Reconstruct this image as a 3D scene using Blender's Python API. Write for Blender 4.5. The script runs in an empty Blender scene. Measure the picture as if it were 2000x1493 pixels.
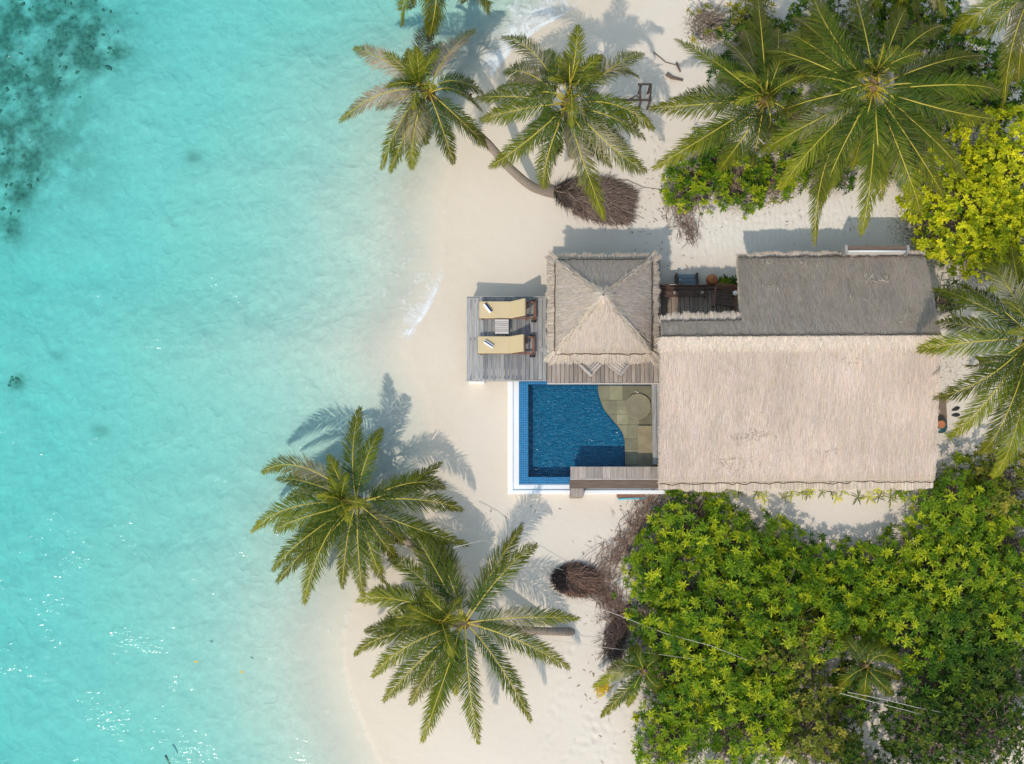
import bpy, math, random
import numpy as np
from mathutils import Vector, Matrix
random.seed(7); RNG = np.random.default_rng(11)
R = math.radians

# ------------------------------------------------------------------ camera, sky, sun, exposure
scene = bpy.context.scene
F_PX, TILT, DIST = 2700.0, R(8.2), 54.0
cam_d = bpy.data.cameras.new('camera'); cam = bpy.data.objects.new('camera', cam_d)
scene.collection.objects.link(cam); scene.camera = cam
cam_d.sensor_fit = 'HORIZONTAL'; cam_d.sensor_width = 36.0; cam_d.lens = F_PX / 2000 * 36
cam_d.clip_start = 0.5; cam_d.clip_end = 600
CAM = np.array([0.0, -DIST * math.sin(TILT), DIST * math.cos(TILT)])
cam.location = CAM; cam.rotation_euler = (TILT, 0, 0)

SUN_EL = R(54.0); SH = np.array([0.42, 0.9075])            # shadows fall this way on the ground
world = bpy.data.worlds.new('World'); scene.world = world; world.use_nodes = True
wn = world.node_tree; bg = wn.nodes['Background']
sky = wn.nodes.new('ShaderNodeTexSky'); sky.sky_type = 'NISHITA'; sky.sun_disc = False; sky.dust_density = 1.0; sky.air_density = 2.4; sky.ozone_density = 1.0
sky.sun_elevation = SUN_EL; sky.sun_rotation = math.atan2(-SH[0], -SH[1])
wn.links.new(sky.outputs[0], bg.inputs[0]); bg.inputs[1].default_value = 0.15
sun_d = bpy.data.lights.new('sun', 'SUN'); sun = bpy.data.objects.new('sun', sun_d); scene.collection.objects.link(sun)
sun_d.energy = 2.0; sun_d.angle = R(0.55); sun_d.color = (1.0, 0.89, 0.76)
sun.rotation_euler = Vector((SH[0] * math.cos(SUN_EL), SH[1] * math.cos(SUN_EL), -math.sin(SUN_EL))).to_track_quat('-Z', 'Y').to_euler()
sun.location = (-10, -20, 40)
scene.view_settings.view_transform = 'Standard'; scene.view_settings.look = 'None'
scene.view_settings.exposure = 0.32; scene.view_settings.gamma = 1.0
scene.render.engine = 'CYCLES'
cy = scene.cycles
cy.use_denoising = True; cy.max_bounces = 5; cy.transparent_max_bounces = 10; cy.diffuse_bounces = 3; cy.use_adaptive_sampling = True; cy.adaptive_threshold = 0.02
cy.glossy_bounces = 2; cy.transmission_bounces = 2; cy.sample_clamp_indirect = 4.0; cy.caustics_reflective = False; cy.caustics_refractive = False

# ------------------------------------------------------------------ helpers
COL = scene.collection
ct, st = math.cos(TILT), math.sin(TILT)
def at(px, py, z=0.0):
    """world point at height z that the photograph shows at pixel px, py"""
    d = np.array([(px - 1000) / F_PX, -(py - 746.5) / F_PX, -1.0])
    d = np.array([d[0], d[1] * ct - d[2] * st, d[1] * st + d[2] * ct])
    k = (z - CAM[2]) / d[2]
    return CAM + d * k
def V3(*a): return np.array(a, float)
def unit(v): return v / (np.linalg.norm(v, axis=-1, keepdims=True) + 1e-9)

WM = {}
def link(name, me, mat=None, parent=None, kind=None, world=True):
    """a mesh given in world coordinates becomes an object; under a parent it is moved into the parent's space"""
    o = bpy.data.objects.new(name, me); COL.objects.link(o)
    if mat is not None and me is not None and not me.materials: me.materials.append(mat)
    if parent is not None:
        W = WM.get(parent.name, Matrix.Identity(4)); WM[o.name] = W
        if world: me.transform(W.inverted())
        o.parent = parent
    if kind: o['kind'] = kind
    return o
def tag(o, label, cat, group=None):
    o['label'] = label; o['category'] = cat
    if group: o['group'] = group
    return o
def thing(name, label, cat, loc=(0, 0, 0), rz=0.0, group=None):
    o = bpy.data.objects.new(name, None); COL.objects.link(o); o.empty_display_size = 0.2
    o.location = loc; o.rotation_euler = (0, 0, rz)
    WM[o.name] = Matrix.Translation(loc) @ Matrix.Rotation(rz, 4, 'Z')
    return tag(o, label, cat, group)
def single(o, label, cat, group=None):
    """a thing that is one mesh: its origin goes to the middle of its base"""
    co = np.array([v.co for v in o.data.vertices]); c = (co.min(0) + co.max(0)) / 2; c[2] = co[:, 2].min()
    o.data.transform(Matrix.Translation(-c)); o.location = c
    return tag(o, label, cat, group)

def mesh_np(name, V, F, tint=None, smooth=False):
    V = np.ascontiguousarray(V, np.float32); F = np.ascontiguousarray(F, np.int32)
    me = bpy.data.meshes.new(name); n, (m, k) = len(V), F.shape
    me.vertices.add(n); me.vertices.foreach_set('co', V.ravel())
    me.loops.add(m * k); me.loops.foreach_set('vertex_index', F.ravel())
    me.polygons.add(m); me.polygons.foreach_set('loop_start', np.arange(0, m * k, k, dtype=np.int32))
    if tint is not None:
        a = me.attributes.new('tint', 'FLOAT_COLOR', 'POINT')
        c = np.ones((n, 4), np.float32); c[:, :3] = tint; a.data.foreach_set('color', c.ravel())
    me.update(calc_edges=True); me.validate()
    if smooth: me.polygons.foreach_set('use_smooth', np.ones(len(me.polygons), bool))
    return me
def fattr(me, name, arr):
    a = me.attributes.new(name, 'FLOAT', 'POINT'); a.data.foreach_set('value', np.ascontiguousarray(arr, np.float32))

class MB:
    """collects shapes, builds one mesh"""
    def __init__(s): s.v = []; s.f = []
    def poly(s, pts, faces):
        b = len(s.v); s.v += [tuple(map(float, p)) for p in pts]; s.f += [tuple(b + i for i in f) for f in faces]; return s
    def box(s, c, d, rz=0.0, ry=0.0, rx=0.0):
        M = Matrix.Translation(c) @ Matrix.Rotation(rz, 4, 'Z') @ Matrix.Rotation(ry, 4, 'Y') @ Matrix.Rotation(rx, 4, 'X')
        p = [M @ Vector((x * d[0] / 2, y * d[1] / 2, z * d[2] / 2)) for z in (-1, 1) for x, y in ((-1, -1), (1, -1), (1, 1), (-1, 1))]
        return s.poly(p, [(3, 2, 1, 0), (4, 5, 6, 7), (0, 1, 5, 4), (1, 2, 6, 5), (2, 3, 7, 6), (3, 0, 4, 7)])
    def span(s, a, b):
        a, b = np.minimum(a, b), np.maximum(a, b)
        return s.box((np.asarray(a) + b) / 2, np.asarray(b) - a)
    def prism(s, pts, z0, z1):
        n = len(pts)
        area = sum(pts[i][0] * pts[(i + 1) % n][1] - pts[(i + 1) % n][0] * pts[i][1] for i in range(n))
        if area < 0: pts = pts[::-1]
        P = [(p[0], p[1], z0) for p in pts] + [(p[0], p[1], z1) for p in pts]
        return s.poly(P, [tuple(range(n - 1, -1, -1)), tuple(range(n, 2 * n))] + [(i, (i + 1) % n, n + (i + 1) % n, n + i) for i in range(n)])
    def tube(s, pts, rad, n=6, cap=True):
        pts = [np.asarray(p, float) for p in pts]; m = len(pts)
        rad = [rad] * m if np.isscalar(rad) else rad
        P = []; prev = None
        for i, p in enumerate(pts):
            t = unit(pts[min(i + 1, m - 1)] - pts[max(i - 1, 0)])
            u = np.cross(t, V3(0, 0, 1)) if prev is None else prev - t * np.dot(prev, t)
            if np.linalg.norm(u) < 1e-4: u = V3(1, 0, 0) - t * t[0]
            u = unit(u); w = np.cross(t, u); prev = u
            P += [p + rad[i] * (u * math.cos(2 * math.pi * k / n) + w * math.sin(2 * math.pi * k / n)) for k in range(n)]
        F = [(i * n + k, i * n + (k + 1) % n, (i + 1) * n + (k + 1) % n, (i + 1) * n + k) for i in range(m - 1) for k in range(n)]
        if cap: F += [tuple(range(n - 1, -1, -1)), tuple((m - 1) * n + k for k in range(n))]
        return s.poly(P, F)
    def lathe(s, prof, n=16, c=(0, 0, 0)):
        P = [(c[0] + r * math.cos(2 * math.pi * k / n), c[1] + r * math.sin(2 * math.pi * k / n), c[2] + z) for r, z in prof for k in range(n)]
        m = len(prof)
        F = [(i * n + k, i * n + (k + 1) % n, (i + 1) * n + (k + 1) % n, (i + 1) * n + k) for i in range(m - 1) for k in range(n)]
        F += [tuple(range(n - 1, -1, -1)), tuple((m - 1) * n + k for k in range(n))]
        return s.poly(P, F)
    def mesh(s, name, smooth=False, bevel=0.0):
        me = bpy.data.meshes.new(name); me.from_pydata(s.v, [], s.f)
        if bevel:
            import bmesh
            bm = bmesh.new(); bm.from_mesh(me)
            bmesh.ops.bevel(bm, geom=bm.edges[:], offset=bevel, segments=2, profile=0.6, affect='EDGES', clamp_overlap=True)
            bm.to_mesh(me); bm.free()
        me.update()
        if smooth:
            for p in me.polygons: p.use_smooth = True
        return me
    def build(s, name, mat, parent=None, smooth=False, bevel=0.0, kind=None):
        return link(name, s.mesh(name, smooth, bevel), mat, parent, kind)

def hash2(ix, iy, seed):
    h = np.sin(ix * 127.1 + iy * 311.7 + seed * 74.7) * 43758.5453
    return h - np.floor(h)
def vnoise(x, y, seed=0):
    ix, iy = np.floor(x), np.floor(y); fx, fy = x - ix, y - iy
    fx = fx * fx * (3 - 2 * fx); fy = fy * fy * (3 - 2 * fy)
    a, b, c, d = hash2(ix, iy, seed), hash2(ix + 1, iy, seed), hash2(ix, iy + 1, seed), hash2(ix + 1, iy + 1, seed)
    return (a * (1 - fx) + b * fx) * (1 - fy) + (c * (1 - fx) + d * fx) * fy
def fbm(x, y, seed=0, o=3):
    r = 0; a = 1.0; t = 0
    for k in range(o): r = r + a * vnoise(x * 2 ** k, y * 2 ** k, seed + k); t += a; a *= 0.5
    return r / t * 2 - 1

# ------------------------------------------------------------------ materials
class NT:
    def __init__(s, name):
        s.m = bpy.data.materials.new(name); s.m.use_nodes = True; s.t = s.m.node_tree
        s.p = s.t.nodes['Principled BSDF']; s.out = s.t.nodes['Material Output']
    def n(s, typ, **kw):
        x = s.t.nodes.new('ShaderNode' + typ)
        for k, v in kw.items():
            if hasattr(x, k): setattr(x, k, v)
            else: x.inputs[k.replace('_', ' ')].default_value = v
        return x
    def l(s, a, b): s.t.links.new(a, b); return s
    def coord(s, scale=(1, 1, 1), obj=False, rot=(0, 0, 0)):
        if obj: src = s.n('TexCoord').outputs['Object']
        else: src = s.n('NewGeometry').outputs['Position']
        mp = s.n('Mapping'); mp.inputs['Scale'].default_value = scale; mp.inputs['Rotation'].default_value = rot
        s.l(src, mp.inputs[0]); return mp.outputs[0]
    def noise(s, vec, scale, detail=3, rough=0.55, dist=0.0):
        x = s.n('TexNoise'); x.inputs['Scale'].default_value = scale; x.inputs['Detail'].default_value = detail
        x.inputs['Roughness'].default_value = rough; x.inputs['Distortion'].default_value = dist
        s.l(vec, x.inputs['Vector']); return x.outputs['Fac']
    def ramp(s, fac, stops):
        x = s.n('ValToRGB'); e = x.color_ramp.elements
        while len(e) > 1: e.remove(e[-1])
        e[0].position = stops[0][0]; e[0].color = (*stops[0][1], 1)
        for p, c in stops[1:]: k = e.new(p); k.color = (*c, 1)
        s.l(fac, x.inputs[0]); return x.outputs[0]
    def mix(s, fac, a, b, mode='MIX'):
        x = s.n('Mix', data_type='RGBA', blend_type=mode)
        for sock, v in ((x.inputs[0], fac), (x.inputs[6], a), (x.inputs[7], b)):
            if hasattr(v, 'is_output'): s.l(v, sock)
            elif isinstance(v, (int, float)): sock.default_value = v
            else: sock.default_value = (*v, 1)
        return x.outputs[2]
    def math(s, op, a, b=0.0, clamp=False):
        x = s.n('Math', operation=op, use_clamp=clamp)
        for sock, v in ((x.inputs[0], a), (x.inputs[1], b)):
            if hasattr(v, 'is_output'): s.l(v, sock)
            else: sock.default_value = v
        return x.outputs[0]
    def attr(s, name, out='Fac'):
        x = s.n('Attribute'); x.attribute_name = name; return x.outputs[out]
    def bump(s, h, strength, dist, normal=None):
        x = s.n('Bump'); x.inputs['Strength'].default_value = strength; x.inputs['Distance'].default_value = dist
        s.l(h, x.inputs['Height'])
        if normal is not None: s.l(normal, x.inputs['Normal'])
        return x.outputs[0]
    def rmap(s, v, a, b, c=0.0, d=1.0, smooth=False):
        x = s.n('MapRange'); x.interpolation_type = 'SMOOTHSTEP' if smooth else 'LINEAR'; x.clamp = True
        for i, val in zip((1, 2, 3, 4), (a, b, c, d)): x.inputs[i].default_value = val
        s.l(v, x.inputs[0]); return x.outputs[0]

def m_plain(name, col, rough=0.6, var=0.15, scale=6.0, bump=0.0, bscale=30.0, spec=0.5, stretch=(1, 1, 1), obj=False, objvar=0.0):
    t = NT(name); c = t.coord(stretch, obj)
    f = t.noise(c, scale, 4)
    base = t.mix(f, [x * (1 - var) for x in col], [min(1, x * (1 + var)) for x in col])
    if objvar:
        rnd = t.n('ObjectInfo').outputs['Random']
        base = t.mix(1.0, base, t.ramp(rnd, [(0, (1 - objvar,) * 3), (1, (1 + objvar * 0.6,) * 3)]), 'MULTIPLY')
    t.l(base, t.p.inputs['Base Color']); t.p.inputs['Roughness'].default_value = rough
    t.p.inputs['Specular IOR Level'].default_value = spec
    if bump: t.l(t.bump(t.noise(c, bscale, 3), 1.0, bump), t.p.inputs['Normal'])
    return t.m
def m_tint(name, rough=0.6, transl=0.0, spec=0.4, bump=0.0):
    """surface whose own colour comes from the 'tint' of each leaf or straw"""
    t = NT(name); col = t.attr('tint', 'Color')
    t.l(col, t.p.inputs['Base Color']); t.p.inputs['Roughness'].default_value = rough
    t.p.inputs['Specular IOR Level'].default_value = spec
    if transl:
        tr = t.n('BsdfTranslucent'); t.l(t.mix(1.0, col, (1.15, 1.2, 0.55), 'MULTIPLY'), tr.inputs['Color'])
        mx = t.n('MixShader'); mx.inputs[0].default_value = transl
        t.l(t.p.outputs[0], mx.inputs[1]); t.l(tr.outputs[0], mx.inputs[2]); t.l(mx.outputs[0], t.out.inputs['Surface'])
    return t.m
def m_wood(name, c1, c2, rough=0.75, along='Y', objvar=0.25, grain=0.004):
    t = NT(name); s = {'Y': (28, 1.6, 28), 'X': (1.6, 28, 28), 'Z': (28, 28, 1.6)}[along]
    off = t.n('ObjectInfo').outputs['Random']
    geo = t.n('NewGeometry').outputs['Position']
    add = t.n('VectorMath', operation='ADD'); t.l(geo, add.inputs[0])
    cmb = t.n('CombineXYZ'); k = t.math('MULTIPLY', off, 40.0); t.l(k, cmb.inputs[0]); t.l(k, cmb.inputs[1]); t.l(cmb.outputs[0], add.inputs[1])
    mp = t.n('Mapping'); mp.inputs['Scale'].default_value = s; t.l(add.outputs[0], mp.inputs[0])
    f = t.noise(mp.outputs[0], 1.0, 5, 0.65, 0.4)
    base = t.ramp(f, [(0.25, c1), (0.7, c2)])
    base = t.mix(1.0, base, t.ramp(off, [(0, (1 - objvar, 1 - objvar, 1 - objvar * 0.9)), (0.5, (1, 0.98, 0.95)), (1, (1 + objvar * 0.6, 1 + objvar * 0.55, 1 + objvar * 0.5))]), 'MULTIPLY')
    t.l(base, t.p.inputs['Base Color']); t.p.inputs['Roughness'].default_value = rough; t.p.inputs['Specular IOR Level'].default_value = 0.25
    t.l(t.bump(f, 0.8, grain), t.p.inputs['Normal'])
    return t.m

M = {}
def sand_material():
    t = NT('sand'); c = t.coord()
    big = t.noise(c, 0.35, 2); mid = t.noise(c, 2.2, 3); fine = t.noise(c, 60.0, 1)
    dry = t.mix(big, (0.632, 0.550, 0.458), (0.668, 0.595, 0.515))
    wet = t.mix(mid, (0.605, 0.515, 0.412), (0.635, 0.550, 0.450))
    sea_sand = t.mix(mid, (0.765, 0.70, 0.59), (0.81, 0.75, 0.64))
    col = t.mix(t.attr('wet'), dry, wet)
    col = t.mix(t.math('MULTIPLY', t.attr('rip'), 0.8, True), col, (0.735, 0.695, 0.635))
    col = t.mix(t.attr('sea'), col, sea_sand)
    col = t.mix(t.rmap(fine, 0.3, 0.7, 0, 0.06), col, (0.45, 0.40, 0.34))
    # litter strewn dry leaf crumbs where the plants grow
    lit = t.math('ADD', t.math('MULTIPLY', t.attr('litter'), 1.7), t.math('MULTIPLY', t.math('SUBTRACT', t.noise(c, 11.0, 2, 0.7), 0.5), 3.2))
    lit = t.math('MULTIPLY', t.math('SUBTRACT', lit, 0.62, True), t.rmap(t.attr('litter'), 0.05, 0.2), True)
    col = t.mix(lit, col, t.ramp(t.noise(c, 23.0, 1), [(0.35, (0.075, 0.055, 0.040)), (0.65, (0.20, 0.15, 0.11))]))
    # seagrass and coral rubble on the sea floor
    reef = t.math('MULTIPLY', t.attr('reef'), t.rmap(t.noise(c, 1.1, 4, 0.60), 0.28, 0.56), True)
    col = t.mix(t.math('MULTIPLY', reef, 0.9), col, t.ramp(t.noise(c, 5.0, 2), [(0.35, (0.075, 0.115, 0.085)), (0.65, (0.21, 0.25, 0.17))]))
    t.l(col, t.p.inputs['Base Color']); t.p.inputs['Specular IOR Level'].default_value = 0.2
    t.l(t.rmap(t.attr('wet'), 0, 1, 0.95, 0.55), t.p.inputs['Roughness'])
    # mottled light from the water, painted into the sea floor colour as patches
    caustic_tone = t.noise(t.coord((1.0, 1.25, 1.0)), 4.2, 3, 0.7, 0.5)
    col = t.mix(t.math('MULTIPLY', t.attr('sea'), 0.55), col, t.mix(1.0, col, t.ramp(caustic_tone, [(0.30, (0.88, 0.89, 0.90)), (0.50, (1.0, 1.0, 1.0)), (0.70, (1.14, 1.14, 1.14))]), 'MULTIPLY'))
    t.l(col, t.p.inputs['Base Color'])
    # relief: footprints and drift on dry sand, net-like ripples on the sea floor
    cw = t.coord((0.42, 0.9, 1))
    rip = t.n('TexWave'); rip.inputs['Scale'].default_value = 3.2; rip.inputs['Distortion'].default_value = 7.0; rip.inputs['Detail'].default_value = 2; t.l(cw, rip.inputs['Vector'])
    dryr = t.math('ADD', t.math('MULTIPLY', mid, 0.22), t.math('MULTIPLY', t.math('MULTIPLY', rip.outputs['Fac'], 0.10), t.attr('rip')))
    warp = t.n('TexNoise'); warp.inputs['Scale'].default_value = 0.9; t.l(c, warp.inputs['Vector'])
    wv = t.n('VectorMath', operation='MULTIPLY_ADD'); t.l(warp.outputs['Color'], wv.inputs[0]); wv.inputs[1].default_value = (1.3, 1.3, 0); t.l(c, wv.inputs[2])
    vor = t.n('TexVoronoi', feature='F1', voronoi_dimensions='2D'); vor.inputs['Scale'].default_value = 3.4; t.l(wv.outputs[0], vor.inputs['Vector'])
    net = t.math('POWER', vor.outputs['Distance'], 2.2)
    h = t.math('ADD', t.math('MULTIPLY', dryr, t.math('SUBTRACT', 1.0, t.attr('sea'))), t.math('MULTIPLY', net, t.math('MULTIPLY', t.attr('sea'), 0.24)))
    b1 = t.bump(h, 1.0, 0.10)
    t.l(t.bump(fine, 0.5, 0.008, b1), t.p.inputs['Normal'])
    return t.m
def ocean_material():
    t = NT('sea_water'); t.t.nodes.remove(t.p)
    c = t.coord((0.75, 1.5, 1.0)); c2 = t.coord((1.6, 3.4, 1.0)); flat = t.coord()
    # calm water with patches of small steep ripples
    gust = t.rmap(t.noise(flat, 0.42, 3, 0.6, 0.6), 0.49, 0.70)
    gust = t.math('MULTIPLY', gust, t.math('ADD', t.rmap(t.attr('deep'), 0.0, 1.0, 0.25, 1.0), 0.0))
    w = t.math('MULTIPLY', t.noise(c, 1.3, 2, 0.5, 0.5), 0.050)
    fine = t.math('ADD', t.math('MULTIPLY', t.noise(c2, 2.0, 2, 0.5, 0.3), 0.046), t.math('MULTIPLY', t.noise(c2, 5.0, 1), 0.013))
    w = t.math('ADD', w, t.math('MULTIPLY', fine, t.math('ADD', gust, 0.25)))
    nrm = t.bump(w, 1.0, 1.0)
    fr = t.n('Fresnel'); fr.inputs['IOR'].default_value = 1.33
    # the last film of water soaks into the sand and loses its sheen
    film = t.math('MULTIPLY', fr.outputs[0], t.rmap(t.attr('deep'), 0.02, 0.30))
    tr = t.n('BsdfTransparent'); gl = t.n('BsdfGlossy'); gl.inputs['Roughness'].default_value = 0.115; t.l(nrm, gl.inputs['Normal'])
    mx = t.n('MixShader'); t.l(film, mx.inputs[0]); t.l(tr.outputs[0], mx.inputs[1]); t.l(gl.outputs[0], mx.inputs[2])
    # foam lace
    cf = t.coord()
    wn_ = t.n('TexNoise'); wn_.inputs['Scale'].default_value = 1.1; wn_.inputs['Detail'].default_value = 3; t.l(cf, wn_.inputs['Vector'])
    wv = t.n('VectorMath', operation='MULTIPLY_ADD'); t.l(wn_.outputs['Color'], wv.inputs[0]); wv.inputs[1].default_value = (1.6, 1.6, 0); t.l(cf, wv.inputs[2])
    lace = t.noise(wv.outputs[0], 2.6, 8, 0.74)
    fo = t.math('SUBTRACT', t.math('ADD', t.attr('foam'), t.math('MULTIPLY', lace, 1.5)), 1.12)
    fo = t.rmap(fo, 0.0, 0.5, 0.0, 0.75)
    df = t.n('BsdfDiffuse'); df.inputs['Color'].default_value = (0.88, 0.90, 0.92, 1)
    m2 = t.n('MixShader'); t.l(fo, m2.inputs[0]); t.l(mx.outputs[0], m2.inputs[1]); t.l(df.outputs[0], m2.inputs[2])
    t.l(m2.outputs[0], t.out.inputs['Surface'])
    ab = t.n('VolumeAbsorption'); ab.inputs['Density'].default_value = 0.345; ab.inputs['Color'].default_value = (0.0, 0.93, 0.985, 1)
    t.l(ab.outputs[0], t.out.inputs['Volume'])
    return t.m
def pool_water_material():
    t = NT('pool_water'); t.t.nodes.remove(t.p)
    c = t.coord((1.0, 1.7, 1.0))
    w = t.math('ADD', t.math('MULTIPLY', t.noise(c, 3.0, 2, 0.5, 0.8), 0.040), t.math('MULTIPLY', t.noise(c, 8.0, 2, 0.5, 0.5), 0.014))
    nrm = t.bump(w, 1.0, 1.0)
    fr = t.n('Fresnel'); fr.inputs['IOR'].default_value = 1.33
    tr = t.n('BsdfTransparent'); gl = t.n('BsdfGlossy'); gl.inputs['Roughness'].default_value = 0.12; t.l(nrm, gl.inputs['Normal'])
    mx = t.n('MixShader'); t.l(fr.outputs[0], mx.inputs[0]); t.l(tr.outputs[0], mx.inputs[1]); t.l(gl.outputs[0], mx.inputs[2])
    t.l(mx.outputs[0], t.out.inputs['Surface'])
    ab = t.n('VolumeAbsorption'); ab.inputs['Density'].default_value = 0.55; ab.inputs['Color'].default_value = (0.0, 0.84, 0.92, 1)
    t.l(ab.outputs[0], t.out.inputs['Volume'])
    return t.m
def tile_material(name, c1, c2, grout, size, net=0.0):
    t = NT(name); c = t.coord((1, 1, 1))
    br = t.n('TexBrick'); br.offset = 0.0; br.squash = 1.0
    br.inputs['Color1'].default_value = (*c1, 1); br.inputs['Color2'].default_value = (*c2, 1); br.inputs['Mortar'].default_value = (*grout, 1)
    br.inputs['Scale'].default_value = 1.0; br.inputs['Mortar Size'].default_value = size * 0.07; br.inputs['Brick Width'].default_value = size; br.inputs['Row Height'].default_value = size
    t.l(c, br.inputs['Vector'])
    t.l(br.outputs['Color'], t.p.inputs['Base Color']); t.p.inputs['Roughness'].default_value = 0.25
    nr = t.bump(br.outputs['Fac'], 0.4, -0.004)
    if net:   # uneven hand-laid tiling
        nr = t.bump(t.noise(t.coord((1, 1.9, 1)), 5.0, 3, 0.6, 1.2), 1.0, net, nr)
    t.l(nr, t.p.inputs['Normal'])
    return t.m
def thatch_base_material():
    t = NT('thatch_base'); c = t.coord((26, 1.2, 1.2)); c1 = t.coord()
    f = t.noise(c, 1.0, 4, 0.7, 0.3); g = t.noise(c1, 0.9, 3)
    col = t.mix(f, (0.38, 0.305, 0.245), (0.50, 0.41, 0.335)); col = t.mix(t.rmap(g, 0.3, 0.7, 0, 0.5), col, (0.44, 0.35, 0.285))
    t.l(col, t.p.inputs['Base Color']); t.p.inputs['Roughness'].default_value = 0.95; t.p.inputs['Specular IOR Level'].default_value = 0.1
    t.l(t.bump(f, 1.0, 0.03), t.p.inputs['Normal']); return t.m

M['sand'] = sand_material(); M['ocean'] = ocean_material(); M['poolw'] = pool_water_material()
M['tile'] = tile_material('blue_pool_mosaic', (0.001, 0.085, 0.205), (0.002, 0.140, 0.285), (0.006, 0.20, 0.32), 0.07, net=0.10)
M['rim'] = tile_material('bright_blue_mosaic', (0.004, 0.075, 0.235), (0.008, 0.135, 0.330), (0.08, 0.30, 0.42), 0.068)
M['thatchb'] = thatch_base_material()
M['straw'] = m_tint('straw', 0.9, 0.10, 0.10)
M['leaf'] = m_tint('leaf', 0.5, 0.26, 0.16)
M['palm'] = m_tint('palm_leaflet', 0.45, 0.15, 0.14)
M['rib'] = m_plain('palm_midrib', (0.46, 0.37, 0.045), 0.5, 0.2, 3.0)
M['trunk'] = m_plain('palm_bark', (0.27, 0.215, 0.175), 0.9, 0.3, 9.0, 0.02, 22.0, 0.2)
M['stem'] = m_plain('grey_stem', (0.22, 0.17, 0.13), 0.9, 0.3, 9.0, 0.006, 30, 0.2)
M['sheath'] = m_plain('palm_sheath', (0.20, 0.13, 0.075), 0.9, 0.4, 14.0, 0.02, 30, 0.2)
M['root'] = m_tint('root_fibre', 0.95, 0.0, 0.1)
M['deck'] = m_wood('weathered_deck_board', (0.165, 0.165, 0.170), (0.40, 0.39, 0.385), objvar=0.36)
M['deckb'] = m_wood('brown_grey_board', (0.20, 0.165, 0.14), (0.42, 0.36, 0.32))
M['patio'] = m_wood('patio_board', (0.17, 0.13, 0.10), (0.34, 0.27, 0.22))
M['table'] = m_wood('pale_grey_slat', (0.36, 0.32, 0.30), (0.58, 0.53, 0.50), along='X')
M['beam'] = m_wood('brown_beam', (0.11, 0.075, 0.055), (0.23, 0.165, 0.13), along='X')
M['darkwood'] = m_wood('dark_furniture_wood', (0.05, 0.03, 0.022), (0.12, 0.075, 0.055), 0.5, along='X')
M['teak'] = m_wood('red_brown_wood', (0.13, 0.055, 0.035), (0.26, 0.13, 0.09), 0.5, along='X')
M['cushion'] = m_plain('tan_canvas', (0.555, 0.435, 0.262), 0.9, 0.06, 20.0, 0.002, 160.0, 0.1)
M['white'] = m_plain('white_render', (0.86, 0.86, 0.86), 0.7, 0.05, 2.5, 0.003, 25)
M['cream'] = m_plain('cream_render', (0.70, 0.68, 0.64), 0.8, 0.06, 2.0, 0.003, 25)
M['towelw'] = m_plain('white_towel', (0.86, 0.86, 0.88), 0.95, 0.04, 40, 0.003, 120, 0.1)
M['towelb'] = m_plain('navy_towel', (0.020, 0.030, 0.115), 0.95, 0.1, 40, 0.003, 120, 0.1)
M['clay'] = m_plain('terracotta', (0.42, 0.15, 0.055), 0.7, 0.2, 8, 0.004, 30)
M['teal'] = m_plain('dark_teal_glaze', (0.012, 0.055, 0.06), 0.35, 0.2, 8)
M['black'] = m_plain('black_rubber', (0.018, 0.018, 0.02), 0.6, 0.2, 8)
M['rope'] = m_plain('pale_rope', (0.55, 0.50, 0.44), 0.9, 0.15, 20)
M['darkrope'] = m_plain('dark_coir_rope', (0.07, 0.05, 0.04), 0.9, 0.25, 20)
M['stone'] = m_plain('sandstone_slab', (0.41, 0.295, 0.175), 0.6, 0.45, 2.6, 0.006, 14, 0.3, objvar=0.42)
M['stoned'] = m_plain('grey_round_stone', (0.34, 0.26, 0.165), 0.6, 0.2, 4.0, 0.006, 14, 0.3)
M['step'] = m_plain('blue_grey_step', (0.20, 0.25, 0.29), 0.8, 0.35, 5.0, 0.004, 20, objvar=0.2)
M['drift'] = m_plain('driftwood', (0.16, 0.115, 0.09), 0.9, 0.35, 9.0, 0.006, 30, 0.2)
M['coral'] = m_plain('coral_rock', (0.20, 0.23, 0.165), 0.9, 0.5, 4.0, 0.03, 9.0, 0.1)
M['metal'] = m_plain('galvanised_pipe', (0.70, 0.70, 0.70), 0.4, 0.08, 6)
M['glass'] = m_plain('dark_window', (0.02, 0.03, 0.035), 0.1, 0.1, 3)
M['yleaf'] = m_plain('yellow_dry_leaf', (0.62, 0.42, 0.03), 0.7, 0.25, 12)

# ------------------------------------------------------------------ the ground: one sheet from the sea floor to the garden
SEA = -0.45
shore_px = [(1290, -300), (1230, -120), (1150, -20), (1135, 5), (1110, 28), (1062, 48), (1030, 75), (985, 112), (955, 160), (935, 220), (905, 290), (880, 340), (869, 400), (872, 470),
            (868, 535), (850, 580), (835, 612), (806, 645), (800, 690), (822, 745), (846, 790), (850, 860), (832, 930), (800, 1000), (742, 1085),
            (692, 1170), (668, 1250), (676, 1330), (704, 1400), (732, 1465), (760, 1530), (810, 1700), (820, 1900)]
sp = np.array([at(x, y, SEA)[:2] for x, y in shore_px])[::-1]
def shore_x(y):
    return np.interp(y, sp[:, 1], sp[:, 0])
def gauss(x, y, px, py, rx, ry, z=0.0):
    p = at(px, py, z); return np.exp(-(((x - p[0]) / (rx / 50)) ** 2 + ((y - p[1]) / (ry / 50)) ** 2))
POOL0, POOL1 = at(1013, 946, 0.7), at(1282, 737, 0.7)
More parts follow.
